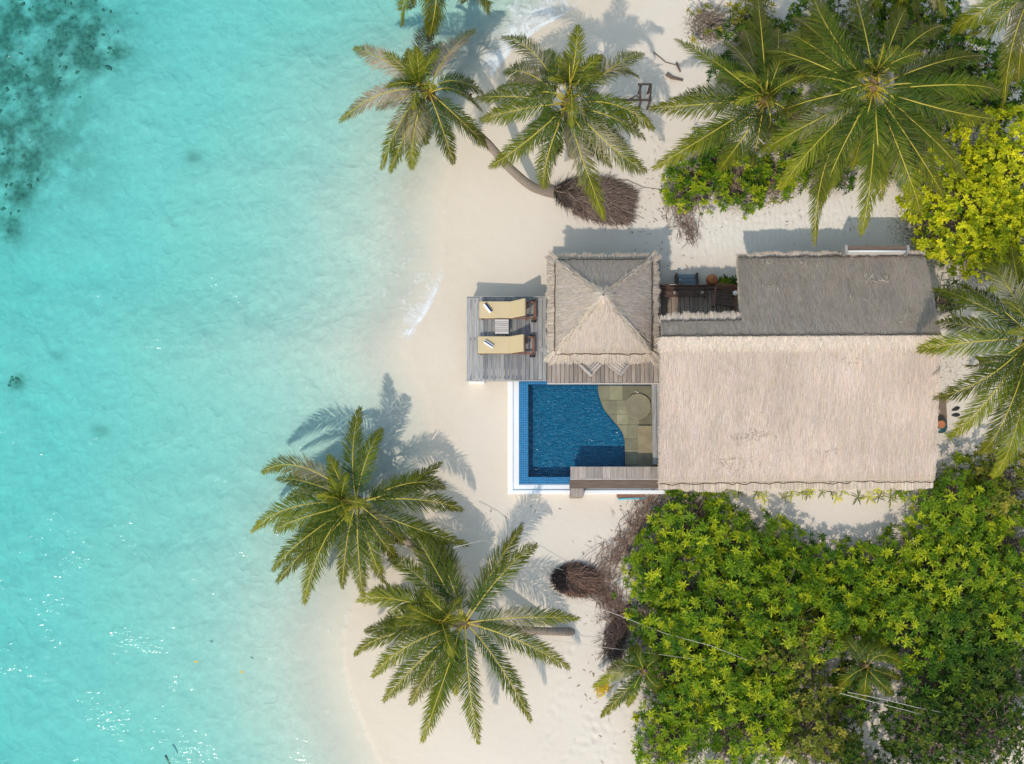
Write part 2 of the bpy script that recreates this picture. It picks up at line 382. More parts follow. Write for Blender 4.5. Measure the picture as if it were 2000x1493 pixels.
def ground(x, y):
    xs = sum(shore_x(y + k) for k in (-0.5, -0.25, 0, 0.25, 0.5)) / 5
    d = (x - xs) * 0.86
    land = SEA + 0.45 * (1 - np.exp(-(np.maximum(d, 0) / 2.9) ** 1.5)) + 0.035 * fbm(x * 0.35, y * 0.35, 3) * np.clip(d / 4, 0, 1)
    q = np.maximum(-d, 0)
    depth = 2.25 * (1 - np.exp(-(q / 7.7) ** 1.32)) + 0.25 * gauss(x, y, 150, 1300, 420, 420)
    depth = depth * (1 + 0.13 * fbm(x * 0.16, y * 0.16, 9)) + np.clip(q / 3, 0, 1) * (0.07 * fbm(x * 0.8, y * 1.0, 21, 3) + 0.035 * fbm(x * 3.1, y * 2.6, 25, 2))
    z = np.where(d > 0, land, SEA - np.maximum(depth, 0.0))
    return z, d
def axis(lo, hi, a, b, step):
    core = np.arange(a, b, step)
    left = a - np.cumsum(step * 1.22 ** np.arange(1, 60)); left = left[left > lo][::-1]
    right = b + np.cumsum(step * 1.22 ** np.arange(0, 60)); right = right[right < hi]
    return np.concatenate([[lo], left, core, right, [hi]])
gx, gy = axis(-120, 120, -21.5, 21.5, 0.09), axis(-100, 110, -15.5, 16.5, 0.09)
X, Y = np.meshgrid(gx, gy); x, y = X.ravel(), Y.ravel()
z, d = ground(x, y)
# footprints trodden into the dry sand
fp = []
prng = random.Random(5)
def walk(p0, p1, n, spread):
    for i in range(n):
        u = (i + prng.random() * 0.5) / n
        p = at(p0[0] + (p1[0] - p0[0]) * u + prng.gauss(0, spread), p0[1] + (p1[1] - p0[1]) * u + prng.gauss(0, spread * 0.7), 0)
        fp.append((p[0], p[1], math.atan2(-(p1[1] - p0[1]), p1[0] - p0[0]) + prng.gauss(0, 0.3)))
walk((1070, 1480), (1110, 1240), 26, 12); walk((1190, 1480), (1150, 1400), 30, 22); walk((1130, 1480), (1200, 1380), 20, 22)
walk((1330, 400), (1300, 470), 10, 25); walk((1250, 330), (1290, 420), 16, 22); walk((1390, 430), (1700, 425), 40, 12); walk((1320, 470), (1430, 505), 22, 16)
walk((1880, 700), (1880, 820), 12, 14); walk((1280, 250), (1310, 380), 16, 14)
for fx, fy, a in fp:
    i0, i1 = np.searchsorted(gx, (fx - 0.4, fx + 0.4)); j0, j1 = np.searchsorted(gy, (fy - 0.4, fy + 0.4))
    if i1 <= i0 or j1 <= j0: continue
    sub = np.ix_(range(j0, j1), range(i0, i1)); Z = z.reshape(X.shape)
    dx, dy = X[sub] - fx, Y[sub] - fy
    u, v = dx * math.cos(a) + dy * math.sin(a), -dx * math.sin(a) + dy * math.cos(a)
    r2 = (u / 0.13) ** 2 + (v / 0.065) ** 2
    Z[sub] += -0.026 * np.exp(-r2) + 0.009 * np.exp(-(np.sqrt(r2) - 1.7) ** 2 * 3)
# the pool is sunk into the sand
inside = (x > POOL0[0] - 0.1) & (x < POOL1[0] + 0.1) & (y > POOL0[1] - 0.1) & (y < POOL1[1] + 0.1)
z = np.where(inside, -0.95, z)
nx, ny = len(gx), len(gy)
I = np.arange(nx * ny).reshape(ny, nx)
Fg = np.stack([I[:-1, :-1], I[:-1, 1:], I[1:, 1:], I[1:, :-1]], -1).reshape(-1, 4)
me = mesh_np('sand_ground', np.stack([x, y, z], 1), Fg, smooth=True)
fattr(me, 'wet', 1.0 * np.clip(1.15 - (d + 0.5 * fbm(x * 0.5, y * 0.5, 31)) / 2.6, 0, 1) ** 1.3 * np.clip(1 + d / 3.0, 0.25, 1))
fattr(me, 'sea', np.clip((-d - 0.2) / 2.2, 0, 1))
reef = 1.5 * gauss(x, y, 90, 60, 150, 115, -2) + 0.9 * gauss(x, y, 20, 190, 90, 110, -2) + 1.15 * gauss(x, y, 28, 335, 48, 70, -2) + 0.8 * gauss(x, y, 215, 95, 45, 35, -2) \
     + 0.75 * gauss(x, y, 10, 440, 36, 40, -2) + 0.6 * gauss(x, y, 375, 305, 18, 14, -2) + 0.9 * gauss(x, y, 25, 742, 20, 18, -2) + 0.5 * gauss(x, y, 110, 690, 18, 12, -2) \
     + 0.55 * gauss(x, y, 190, 840, 20, 14, -2) + 0.5 * gauss(x, y, 50, 560, 20, 12, -2) + 0.8 * gauss(x, y, -120, 160, 160, 300, -2) + 0.45 * gauss(x, y, 130, 300, 90, 120, -2)
fattr(me, 'reef', np.clip(reef, 0, 1))
GROUND_ME, GX, GY = me, x.copy(), y.copy()
fattr(me, 'rip', np.clip(gauss(x, y, 1420, 460, 150, 60) + gauss(x, y, 1660, 420, 200, 50), 0, 1))
g = link('sand_ground', me, M['sand'], kind='structure')

# the sea: a closed body of clear water
wy = axis(-90, 100, -15.5, 16.5, 0.11)
wu = np.concatenate([np.linspace(-110, -30, 8), np.linspace(-27, -6.0, 40), np.arange(-5.9, 0.95, 0.11)])
Xw = sum(shore_x(wy + k) for k in (-0.5, 0, 0.5))[:, None] / 3 + wu[None, :]; Yw = np.repeat(wy[:, None], len(wu), 1)
def foam_at(x, y):
    dd = x - shore_x(y)
    f = 0.70 * gauss(x, y, 1060, 25, 85, 52, SEA) + 0.74 * gauss(x, y, 970, 122, 40, 32, SEA) + 0.62 * gauss(x, y, 1000, 75, 45, 38, SEA) + 0.36 * gauss(x, y, 848, 572, 26, 44, SEA) + 0.42 * gauss(x, y, 822, 616, 34, 28, SEA) + 0.50 * gauss(x, y, 798, 650, 24, 10, SEA)
    f = f + 0.28 * gauss(x, y, 780, 560, 80, 120, SEA) + 0.22 * gauss(x, y, 820, 400, 60, 120, SEA) + 0.26 * gauss(x, y, 640, 1180, 60, 110, SEA) + 0.24 * gauss(x, y, 700, 800, 110, 120, SEA) + 0.22 * gauss(x, y, 690, 1400, 60, 90, SEA)
    edge = np.exp(-((dd + 0.10 + 0.12 * fbm(x * 1.3, y * 1.3, 44)) / 0.10) ** 2)
    f = f + edge * (0.16 + 0.08 * gauss(x, y, 850, 600, 90, 110, SEA) + 0.16 * gauss(x, y, 1090, 30, 120, 120, SEA) + 0.1 * vnoise(x * 0.8, y * 0.8, 4))
    return np.clip(f, 0, 1)
nv, nu = Xw.shape; n0 = nv * nu
top = np.stack([Xw.ravel(), Yw.ravel(), np.full(n0, SEA)], 1); bot = top.copy(); bot[:, 2] = SEA - 7
I = np.arange(n0).reshape(nv, nu)
Ft = np.stack([I[:-1, :-1], I[:-1, 1:], I[1:, 1:], I[1:, :-1]], -1).reshape(-1, 4)
ring = np.concatenate([I[0, :], I[1:, -1], I[-1, -2::-1], I[-2:0:-1, 0]])
Fs = np.stack([ring, np.roll(ring, -1), np.roll(ring, -1) + n0, ring + n0], -1)[:, ::-1]
me = mesh_np('sea', np.concatenate([top, bot]), np.concatenate([Ft, Ft[:, ::-1] + n0, Fs]), smooth=False)
fo = foam_at(top[:, 0], top[:, 1]); fattr(me, 'foam', np.concatenate([fo, fo * 0]))
dp = np.clip(-(top[:, 0] - shore_x(top[:, 1])) / 6.0, 0, 1); fattr(me, 'deep', np.concatenate([dp, dp]))
link('sea', me, M['ocean'], kind='structure')

# ------------------------------------------------------------------ thatch
def thatch_tint(n, base=(0.50, 0.412, 0.335), var=0.125):
    k = 1 + var * RNG.normal(0, 1, n).clip(-1.8, 1.8)
    c = np.array(base)[None, :] * k[:, None]
    c[:, 0] *= 1 + 0.05 * RNG.normal(0, 1, n); c[:, 2] *= 1 + 0.07 * RNG.normal(0, 1, n)
    return c.clip(0.03, 0.85)
def straws(name, P, D, W, tint, mat, parent, lift=None, kind='stuff'):
    """thin bent blades: P foot, D run, W width"""
    n = len(P); Z = np.array([0, 0, 1.0])
    side = unit(np.cross(D, Z)) * (W / 2)[:, None]
    mid = P + D * 0.55; tip = P + D
    if lift is not None: mid = mid + Z * lift[:, None] * 0.8; tip = tip + Z * lift[:, None] * 0.6
    V = np.stack([P - side, P + side, mid - side, mid + side, tip - side * 0.4, tip + side * 0.4], 1).reshape(-1, 3)
    b = (np.arange(n) * 6)[:, None]
    F = np.concatenate([b + np.array([[0, 1, 3, 2]]), b + np.array([[2, 3, 5, 4]])])
    return link(name, mesh_np(name, V, F, np.repeat(tint, 6, 0)), mat, parent, kind)
def sample_quad(q, n):
    a, b, c, d_ = [np.asarray(p, float) for p in q]       # a,b along the top, d,c along the bottom
    u, v = RNG.random(n)[:, None], RNG.random(n)[:, None]
    return (a * (1 - u) + b * u) * (1 - v) + (d_ * (1 - u) + c * u) * v
def slope_straws(q, dens, L=(0.25, 0.55), W=(0.007, 0.018), lift=0.03, off=0.02, jit=0.12, spread=None):
    a, b, c, d_ = [np.asarray(p, float) for p in q]
    area = 0.5 * np.linalg.norm(np.cross(b - a, d_ - a)) + 0.5 * np.linalg.norm(np.cross(b - c, d_ - c))
    n = int(area * dens); P = sample_quad(q, n)
    nrm = unit(np.cross(b - a, d_ - a) + np.cross(d_ - c, b - c)); nrm = nrm if nrm[2] > 0 else -nrm
    down = unit(V3(0, 0, -1) + nrm * nrm[2]); across = np.cross(nrm, down)
    ang = RNG.normal(0, jit, n)
    if spread is not None: ang = ang + spread(P)
    D = down[None] * np.cos(ang)[:, None] + across[None] * np.sin(ang)[:, None]
    D = D * RNG.uniform(*L, n)[:, None]
    P = P + nrm * (off * RNG.random(n))[:, None]
    D = D + nrm[None] * (lift * RNG.random(n) ** 2)[:, None]
    P -= D * 0.5
    W_ = RNG.uniform(*W, n); Lq = np.dot((c + d_) / 2 - (a + b) / 2, down)
    k = (((P + D) - (a + b) / 2) @ down < Lq - 0.0) & ((P - (a + b) / 2) @ down > 0.02)
    return P[k], D[k], W_[k]
def fringe_straws(a, b, out, n, L=(0.25, 0.5), drop=0.35, jit=0.16, W=(0.012, 0.032), back=0.12, thick=0.1):
    """a hanging edge of straw along a-b, pointing outward"""
    a, b, out = [np.asarray(p, float) for p in (a, b, out)]
    u = RNG.random(n)[:, None]; P = a * (1 - u) + b * u
    e = unit(b - a); o = unit(out)
    D = o[None] + e[None] * RNG.normal(0, jit, n)[:, None] + V3(0, 0, -1)[None] * (drop * RNG.uniform(0.5, 1.6, n))[:, None]
    D = unit(D) * RNG.uniform(*L, n)[:, None] * (0.8 + 0.45 * vnoise(u[:, 0] * 40, u[:, 0] * 0, 5))[:, None]
    P = P - o * back + V3(0, 0, -1)[None] * (thick * RNG.random(n))[:, None]
    return P, D, RNG.uniform(*W, n)
def cat3(parts): return [np.concatenate(x) for x in zip(*parts)]
def wavy(a, b, n, amp, zoff=0.0, seed=0):
    r = random.Random(seed); a, b = np.asarray(a, float), np.asarray(b, float); side = unit(np.cross(b - a, V3(0, 0, 1)))
    out = []
    for i in range(n + 1):
        u = i / n; out.append(a * (1 - u) + b * u + side * r.gauss(0, amp) + V3(0, 0, zoff + r.gauss(0, amp * 0.3)))
    return out
def slab(name, top, thick, mat, parent, sub=24, bumpy=0.035, seed=0):
    """roof slope: an uneven sheet with thickness; top = four corners a,b (upper), c,d (lower)"""
    a, b, c, d_ = [np.asarray(p, float) for p in top]
    nu = nv_ = sub
    u, v = np.meshgrid(np.linspace(0, 1, nu), np.linspace(0, 1, nv_)); u, v = u.ravel()[:, None], v.ravel()[:, None]
    P = (a * (1 - u) + b * u) * (1 - v) + (d_ * (1 - u) + c * u) * v
    nrm = unit(np.cross(b - a, d_ - a) + np.cross(d_ - c, b - c)); nrm = nrm if nrm[2] > 0 else -nrm
    w = bumpy * (fbm(P[:, 0] * 1.1, P[:, 1] * 1.1, seed, 3))
    T = P + nrm * w[:, None]; B = P - V3(0, 0, thick)
    N = len(P); I = np.arange(N).reshape(nv_, nu)
    Ft = np.stack([I[:-1, :-1], I[:-1, 1:], I[1:, 1:], I[1:, :-1]], -1).reshape(-1, 4)
    ring = np.concatenate([I[0, :], I[1:, -1], I[-1, -2::-1], I[-2:0:-1, 0]])
    Fs = np.stack([ring, np.roll(ring, -1), np.roll(ring, -1) + N, ring + N], -1)
    return link(name, mesh_np(name, np.concatenate([T, B]), np.concatenate([Ft[:, ::-1], Ft + N, Fs]), smooth=False), mat, parent)

# ------------------------------------------------------------------ the villa
ZE, ZS, ZR = 2.35, 2.55, 4.55
NW, NE = at(1441, 504, ZE), at(1806, 500, ZE)
RW, RE = at(1292, 660, ZR), at(1838, 657, ZR)
SW, SE = at(1288, 943, ZS), at(1826, 938, ZS)
villa = thing('thatched_villa', 'large beach villa with a wide straw thatched gable roof beside the pool', 'house', ((SW + SE) / 2 * V3(1, 1, 0) + V3(0, 3.5, 0)))
def on_north(px, py):
    """point on the north slope plane seen at px,py"""
    n = np.cross(RE - RW, NE - RW); n = unit(n)
    d0 = at(px, py, 0) - CAM; k = np.dot(RW - CAM, n) / np.dot(d0, n); return CAM + d0 * k
NTW, NTE = on_north(1291, 628), on_north(1449, 625)       # the stepped-back eave over the patio
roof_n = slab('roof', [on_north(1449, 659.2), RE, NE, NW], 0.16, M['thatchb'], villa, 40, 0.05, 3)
roof_n['label'] = 'grey brown shaded slope of the thatched roof'
roof_s = slab('roof', [RW, RE, SE, SW], 0.16, M['thatchb'], villa, 44, 0.04, 7)
roof_s['label'] = 'pale sunlit slope of the thatched roof'
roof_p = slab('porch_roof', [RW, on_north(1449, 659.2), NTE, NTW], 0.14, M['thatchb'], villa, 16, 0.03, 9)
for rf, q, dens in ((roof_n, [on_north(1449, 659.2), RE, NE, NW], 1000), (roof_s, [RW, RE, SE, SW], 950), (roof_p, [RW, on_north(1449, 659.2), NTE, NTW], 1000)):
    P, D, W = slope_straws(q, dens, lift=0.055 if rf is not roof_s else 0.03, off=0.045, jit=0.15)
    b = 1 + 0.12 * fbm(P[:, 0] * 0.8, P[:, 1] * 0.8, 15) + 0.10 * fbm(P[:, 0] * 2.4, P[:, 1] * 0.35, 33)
    base = (0.43, 0.365, 0.315) if rf is not roof_s else (0.57, 0.462, 0.398)  # darker straw on slopes turned from the sun, shade painted in
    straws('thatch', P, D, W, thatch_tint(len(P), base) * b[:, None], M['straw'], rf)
# hanging eaves: a lower course of straw that sticks out below each slope
def eave(parent, a, b, out, n, **kw):
    P, D, W = fringe_straws(a, b, out, n, **kw)
    straws('eave_fringe', P, D, W, thatch_tint(len(P), (0.55, 0.46, 0.385), 0.2), M['straw'], parent)
nN = unit((NE - RE) * V3(1, 1, 0)); nS = unit((SW - RW) * V3(1, 1, 0))
down = V3(0, 0, -0.13)
eave(roof_n, NW + V3(0, 0, -0.05), NE + V3(0, 0, -0.05), V3(0, 1, 0), 6000, L=(0.14, 0.32), drop=0.15, back=0.06, thick=0.08)
eave(roof_s, SW + down, SE + down, V3(0, -1, 0), 8200, L=(0.34, 0.46), drop=0.42, jit=0.06, W=(0.016, 0.034))
eave(roof_p, NTW + V3(0, 0, -0.05), NTE + V3(0, 0, -0.05), V3(0, 1, 0), 2600, L=(0.22, 0.44), drop=0.06, thick=0.08)
# cut gable ends
for rf, a, b, o in ((roof_n, RE, NE, V3(1, 0, 0)), (roof_s, RE, SE, V3(1, 0, 0)), (roof_s, RW, SW, V3(-1, 0, 0)), (roof_n, NTE, NW, V3(-1, 0, 0))):
    P, D, W = fringe_straws(a - V3(0, 0, 0.02), b - V3(0, 0, 0.02), o, int(np.linalg.norm(b - a) * 330), L=(0.04, 0.13), drop=0.9, jit=0.9, back=0.03, thick=0.14)
    straws('gable_trim', P, D, W, thatch_tint(len(P), (0.50, 0.42, 0.35)), M['straw'], rf)
def rope_line(parent, a, b, seed, r=0.024, amp=0.026, n=46, lift=0.0):
    MB().tube(wavy(a, b, n, amp, lift, seed), r, 5).build('binding_rope', M['darkrope'], parent, True)
rope_line(roof_n, NW + V3(0, 0.0, 0.035), NE + V3(0, 0.0, 0.035), 3, 0.021)
rope_line(roof_s, SW + V3(0, -0.05, -0.035), SE + V3(0, -0.05, -0.035), 4, 0.020, 0.030, 60)
rope_line(roof_p, NTW + V3(0, 0.0, 0.035), NTE + V3(0, 0.0, 0.035), 5, 0.021)
# ridge capping laid over the top, its far edge ragged
cap_n = 15000
u = RNG.random(cap_n)[:, None]; P = RW * (1 - u) + RE * u
dS = unit((SW + SE) / 2 - (RW + RE) / 2); rx = unit(RE - RW)
P = P + V3(0, 0.03, 0.04) + dS * RNG.uniform(0.0, 0.30, cap_n)[:, None] + V3(0, 0, 0.05) * RNG.random(cap_n)[:, None]
ang = RNG.normal(0.0, 0.42, cap_n)
D = (dS[None] * np.cos(ang)[:, None] + rx[None] * np.sin(ang)[:, None]) * RNG.uniform(0.15, 0.40, cap_n)[:, None]
straws('ridge_cap', P, D, RNG.uniform(0.012, 0.03, cap_n), thatch_tint(cap_n, (0.60, 0.495, 0.41), 0.15), M['straw'], roof_s)
rope_line(roof_s, RW + V3(0, 0.085, 0.02), RE + V3(0, 0.085, 0.02), 8, 0.012, 0.016, 70)
# loose tufts and pulled straws
def tuft(parent, c, n, spread, L, base):
    P = c[None] + RNG.normal(0, 1, (n, 3)) * np.array([spread, spread * 0.6, 0.012]) + V3(0, 0, 0.06)
    a = RNG.uniform(0, 2 * math.pi, n); D = np.stack([np.cos(a), np.sin(a), RNG.uniform(-0.1, 0.25, n)], 1) * RNG.uniform(*L, n)[:, None]
    straws('loose_straw', P, D, RNG.uniform(0.008, 0.015, n), thatch_tint(n, base, 0.3), M['straw'], parent)
for px, py, n, s in ((1705, 553, 46, 0.22), (1730, 553, 30, 0.12), (1500, 513, 26, 0.2), (1508, 567, 14, 0.15), (1680, 595, 12, 0.3), (1775, 633, 16, 0.25), (1480, 560, 16, 0.2), (1590, 520, 20, 0.3)):
    tuft(roof_n, on_north(px, py), int(n * 0.7), s, (0.07, 0.22), (0.56, 0.47, 0.38))
for px, py, n, s in ((1445, 848, 46, 0.28), (1490, 845, 40, 0.22), (1430, 893, 40, 0.4), (1425, 910, 30, 0.3), (1660, 705, 18, 0.25), (1625, 880, 14, 0.2), (1470, 805, 12, 0.2)):
    tuft(roof_s, at(px, py, ZR - (py - 660) / 280 * (ZR - ZS)), n, s, (0.08, 0.26), (0.36, 0.28, 0.21))
# walls under the roof
wx0, wx1 = SW[0] + 0.55, SE[0] - 0.6; wy0, wy1 = SW[1] + 0.62, NTE[1] - 0.15
wall = MB()
wall.span((wx0, wy0, 0.0), (wx1, wy0 + 0.2, 2.52)); wall.span((wx0, wy0, 0.0), (wx0 + 0.2, wy1, 2.6)); wall.span((wx1 - 0.2, wy0, 0), (wx1, wy1, 2.6))
wall.span((wx0, wy1 - 0.2, 0), (wx1, wy1, 2.75))
bx0, by1 = NW[0] + 0.45, NW[1] - 0.55
wall.span((bx0, wy1 + 0.005, 0), (bx0 + 0.2, by1, 2.45)); wall.span((bx0, by1 - 0.2, 0), (NE[0] - 0.5, by1, 2.45)); wall.span((NE[0] - 0.7, wy1 + 0.005, 0), (NE[0] - 0.5, by1 - 0.205, 2.4))
wall.build('wall', M['white'], villa)
w = MB().span((wx1 - 0.03, at(0, 815, 0)[1] - 0.5, 0.05), (wx1 + 0.04, at(0, 815, 0)[1] + 0.5, 2.1)).build('door', M['darkwood'], villa)
MB().lathe([(0.025, 0), (0.03, 0.02), (0.02, 0.05)], 8, (wx1 + 0.06, at(0, 815, 0)[1] - 0.4, 1.0)).build('handle', M['metal'], w)
for yy in (690, 890):
    c = at(0, yy, 0)[1]
    f = MB().span((wx1 - 0.03, c - 0.5, 0.9), (wx1 + 0.03, c + 0.5, 1.9)).build('window', M['darkwood'], villa)
    MB().span((wx1 + 0.02, c - 0.42, 0.98), (wx1 + 0.036, c + 0.42, 1.82)).build('pane', M['glass'], f)
for k in range(3):
    c = wx0 + 1.7 + k * 3.0
    f = MB().span((c - 0.6, wy0 - 0.03, 0.9), (c + 0.6, wy0 + 0.05, 1.95)).build('window', M['darkwood'], villa)
    MB().span((c - 0.52, wy0 - 0.036, 0.98), (c + 0.52, wy0 - 0.02, 1.87)).build('pane', M['glass'], f)
dw = MB().span((wx0 - 0.04, at(0, 830, 0)[1] - 1.4, 0.9), (wx0 + 0.05, at(0, 830, 0)[1] + 1.4, 2.45)).build('sliding_door', M['darkwood'], villa)
for s in (-1, 1):
    c = at(0, 830, 0)[1] + s * 0.68; MB().span((wx0 - 0.05, c - 0.6, 0.98), (wx0 - 0.03, c + 0.6, 2.38)).build('pane', M['glass'], dw)
MB().span((SW[0] + 0.35, SW[1] + 0.1, 0.0), (SE[0] - 0.15, SW[1] + 0.6, 0.10)).build('plinth', M['white'], villa)

# screen wall of the outdoor shower just past the far eave
a, b = at(1651, 481, 2.85), at(1775, 494, 2.85)
shw = thing('shower_screen', 'narrow grey capped screen wall with a pale pipe by the dark roof slope', 'wall', ((a[0] + b[0]) / 2, (a[1] + b[1]) / 2, 0))
MB().span((a[0] + 0.06, b[1] + 0.05, 0), (b[0] - 0.06, a[1] - 0.05, 2.76)).build('panel', M['cream'], shw)
MB().span((a[0], b[1] + 0.13, 2.765), (b[0], a[1], 2.85)).build('cap_board', M['beam'], shw, bevel=0.012)
for xx in (a[0] + 0.03, b[0] - 0.03): MB().box((xx, (a[1] + b[1]) / 2, 1.45), (0.1, 0.3, 2.9)).build('post', M['deck'], shw)
MB().tube([(a[0] + 0.1, b[1] + 0.07, 2.83), (b[0] - 0.1, b[1] + 0.07, 2.83)], 0.032, 8).build('pipe', M['metal'], shw, True)

# ------------------------------------------------------------------ the pavilion
PE, PA = 2.75, 4.3
corners = [at(1086, 509, PE), at(1272, 508, PE), at(1272, 690, PE), at(1085, 690, PE)]
apex = at(1178, 577, PA)
pc = sum(corners) / 4
pav = thing('thatched_pavilion', 'square open pavilion with a pointed pyramid thatch roof and fringed eaves', 'pavilion', (pc[0], pc[1], 0.86))
proof = None
names = ['north', 'east', 'south', 'west']
rb = MB()
rb.poly(corners + [apex] + [c - V3(0, 0, 0.15) for c in corners] + [apex - V3(0, 0, 0.25)],
        [(1, 0, 4), (2, 1, 4), (3, 2, 4), (0, 3, 4), (5, 6, 9), (6, 7, 9), (7, 8, 9), (8, 5, 9), (0, 1, 6, 5), (1, 2, 7, 6), (2, 3, 8, 7), (3, 0, 5, 8)])
proof = rb.build('roof', M['thatchb'], pav)
for k in range(4):
    a, b = corners[k], corners[(k + 1) % 4]
    q = [apex, apex, b, a]
    n = 7000
    r1 = np.sqrt(RNG.random(n))[:, None]; r2 = RNG.random(n)[:, None]
    P = apex * (1 - r1) + (a * (1 - r2) + b * r2) * r1
    nrm = unit(np.cross(b - apex, a - apex)); nrm = nrm if nrm[2] > 0 else -nrm
    dn = unit(V3(0, 0, -1) + nrm * nrm[2]); rad = unit(P - apex)
    D = unit(dn[None] * 0.72 + rad * 0.28 + np.cross(nrm, dn)[None] * RNG.normal(0, 0.15, n)[:, None]) * RNG.uniform(0.22, 0.52, n)[:, None] + nrm[None] * (0.05 * RNG.random(n) ** 2)[:, None]
    P = P + nrm[None] * (0.05 * RNG.random(n))[:, None] - D * 0.45
    kk = ((P + D) - apex) @ dn < np.dot((a + b) / 2 - apex, dn) - 0.01
    P, D = P[kk], D[kk]; n = len(P)
    straws('thatch', P, D, RNG.uniform(0.008, 0.019, n), thatch_tint(n, (0.53, 0.442, 0.382)), M['straw'], proof)
    out = unit(((a + b) / 2 - pc) * V3(1, 1, 0)); e = unit(b - a)
    P, D, W = fringe_straws(a + down - e * 0.1, b + down + e * 0.1, out, 4200, L=(0.28, 0.46), drop=0.42, jit=0.13, back=0.1, W=(0.009, 0.022))
    # corner straws fan out
    u = ((P - a) @ e) / np.linalg.norm(b - a); fan = np.clip((u - 0.86) / 0.14, 0, 1.2) - np.clip((0.14 - u) / 0.14, 0, 1.2)
    D = D + e[None] * (fan * 0.26)[:, None]
    straws('eave_fringe', P, D, W, thatch_tint(len(P), (0.575, 0.48, 0.40), 0.2), M['straw'], proof)
    rope_line(proof, a + out * 0.04 + V3(0, 0, -0.03), b + out * 0.04 + V3(0, 0, -0.03), 20 + k, 0.019, 0.018, 26)
    # hip rolls
    m = 800; u = RNG.random(m)[:, None]; P = apex * (1 - u * 0.93) + a * u * 0.93 + V3(0, 0, 0.03) + RNG.normal(0, 0.045, (m, 3))
    D = unit(unit(a - apex)[None] + RNG.normal(0, 0.16, (m, 3))) * RNG.uniform(0.15, 0.32, m)[:, None]
    straws('hip_roll', P, D, RNG.uniform(0.012, 0.024, m), thatch_tint(m, (0.545, 0.455, 0.38), 0.16), M['straw'], proof)
m = 420; th = RNG.uniform(0, 2 * math.pi, m); P = apex[None] + np.stack([np.cos(th) * 0.05, np.sin(th) * 0.05, 0.09 + 0.06 * RNG.random(m)], 1)
D = np.stack([np.cos(th), np.sin(th), np.full(m, -0.75)], 1) * RNG.uniform(0.16, 0.42, m)[:, None]
straws('peak_cap', P, D, RNG.uniform(0.014, 0.03, m), thatch_tint(m, (0.55, 0.46, 0.385), 0.15), M['straw'], proof)
for c in corners:
    p = pc + (c - pc) * 0.86
    MB().box((p[0], p[1], (0.86 + PE - 0.1) / 2), (0.13, 0.13, PE - 0.1 - 0.86), 0.0).build('post', M['beam'], pav, bevel=0.01)
for k in range(4):
    a, b = pc + (corners[k] - pc) * 0.86, pc + (corners[(k + 1) % 4] - pc) * 0.86
    MB().tube([(a[0], a[1], PE - 0.2), (b[0], b[1], PE - 0.2)], 0.06, 6).build('tie_beam', M['beam'], pav)
tri = [at(1050, 679, 0.96), at(1110, 679, 0.96), at(1112, 713, 0.96), at(1072, 700, 0.96)]
MB().prism([p[:2] for p in tri], 0.86, 0.96).build('platform_corner', M['deck'], pav)

# ------------------------------------------------------------------ decks
def plank_deck(name, label, x0, x1, y0, y1, z, w, mat, gap=0.018, thick=0.045, jit=0.004, legs=True, across=False, wild=0.0):
    t = thing(name, label, 'deck', ((x0 + x1) / 2, (y0 + y1) / 2, 0))
    n = max(1, round((x1 - x0) / w)); w = (x1 - x0) / n; r = random.Random(int(x0 * 100) + 3)
    for i in range(n):
        a = x0 + i * w + gap / 2; dz = r.uniform(-jit, jit); e0, e1 = r.uniform(0, 0.015), r.uniform(0, 0.015)
        MB().span((a, y0 + e0, z - thick + dz), (a + w - gap, y1 - e1, z + dz)).build('plank', mat, t)
    for yy in (y0 + 0.12, (y0 + y1) / 2, y1 - 0.12):
        MB().span((x0 + 0.03, yy - 0.05, z - thick - 0.16), (x1 - 0.03, yy + 0.05, z - thick - 0.008)).build('joist', M['beam'], t)
    if legs:
        for xx in (x0 + 0.12, x1 - 0.12):
            for yy in (y0 + 0.12, y1 - 0.12):
                MB().span((xx - 0.07, yy - 0.07, -0.6), (xx + 0.07, yy + 0.07, z - thick - 0.165)).build('leg', M['beam'], t)
    return t
ZD = 0.95
A, B = at(911, 742, ZD), at(1067, 581, ZD)
deck1 = plank_deck('sun_deck', 'grey weathered plank sun deck carrying the two loungers at the beach edge', A[0], B[0], A[1], B[1], ZD, 0.158, M['deck'])
MB().span((A[0] - 0.02, A[1] - 0.035, ZD - 0.2), (B[0], A[1] - 0.004, ZD - 0.004)).build('edge_board', M['deck'], deck1)
MB().span((A[0] + 0.0, B[1] + 0.004, ZD - 0.2), (B[0], B[1] + 0.034, ZD - 0.004)).build('edge_board', M['deck'], deck1)
p0, p1 = at(915, 747, 0.25), at(946, 738, 0.25)
MB().span((p0[0], p0[1], -0.4), (p1[0], p1[1], 0.25)).build('footing', M['white'], deck1)
A2, B2 = at(1068.5, 748, 0.86), at(1290, 500, 0.86)
deck2 = plank_deck('pavilion_deck', 'brown grey plank deck between the pavilion and the pool', A2[0], B2[0], A2[1], B2[1], 0.86, 0.172, M['deckb'])
MB().span((A2[0], A2[1] - 0.045, 0.70), (at(1275, 0, 0.86)[0], A2[1] - 0.004, 0.868)).build('edge_board', M['table'], deck2)
A3, B3 = at(1274.5, 908, 0.80), at(1291, 749.5, 0.80)
deck3 = plank_deck('pool_walkway', 'narrow two plank walkway between the pool and the villa wall', A3[0], B3[0], A3[1], B3[1], 0.80, 0.16, M['deck'], legs=False)

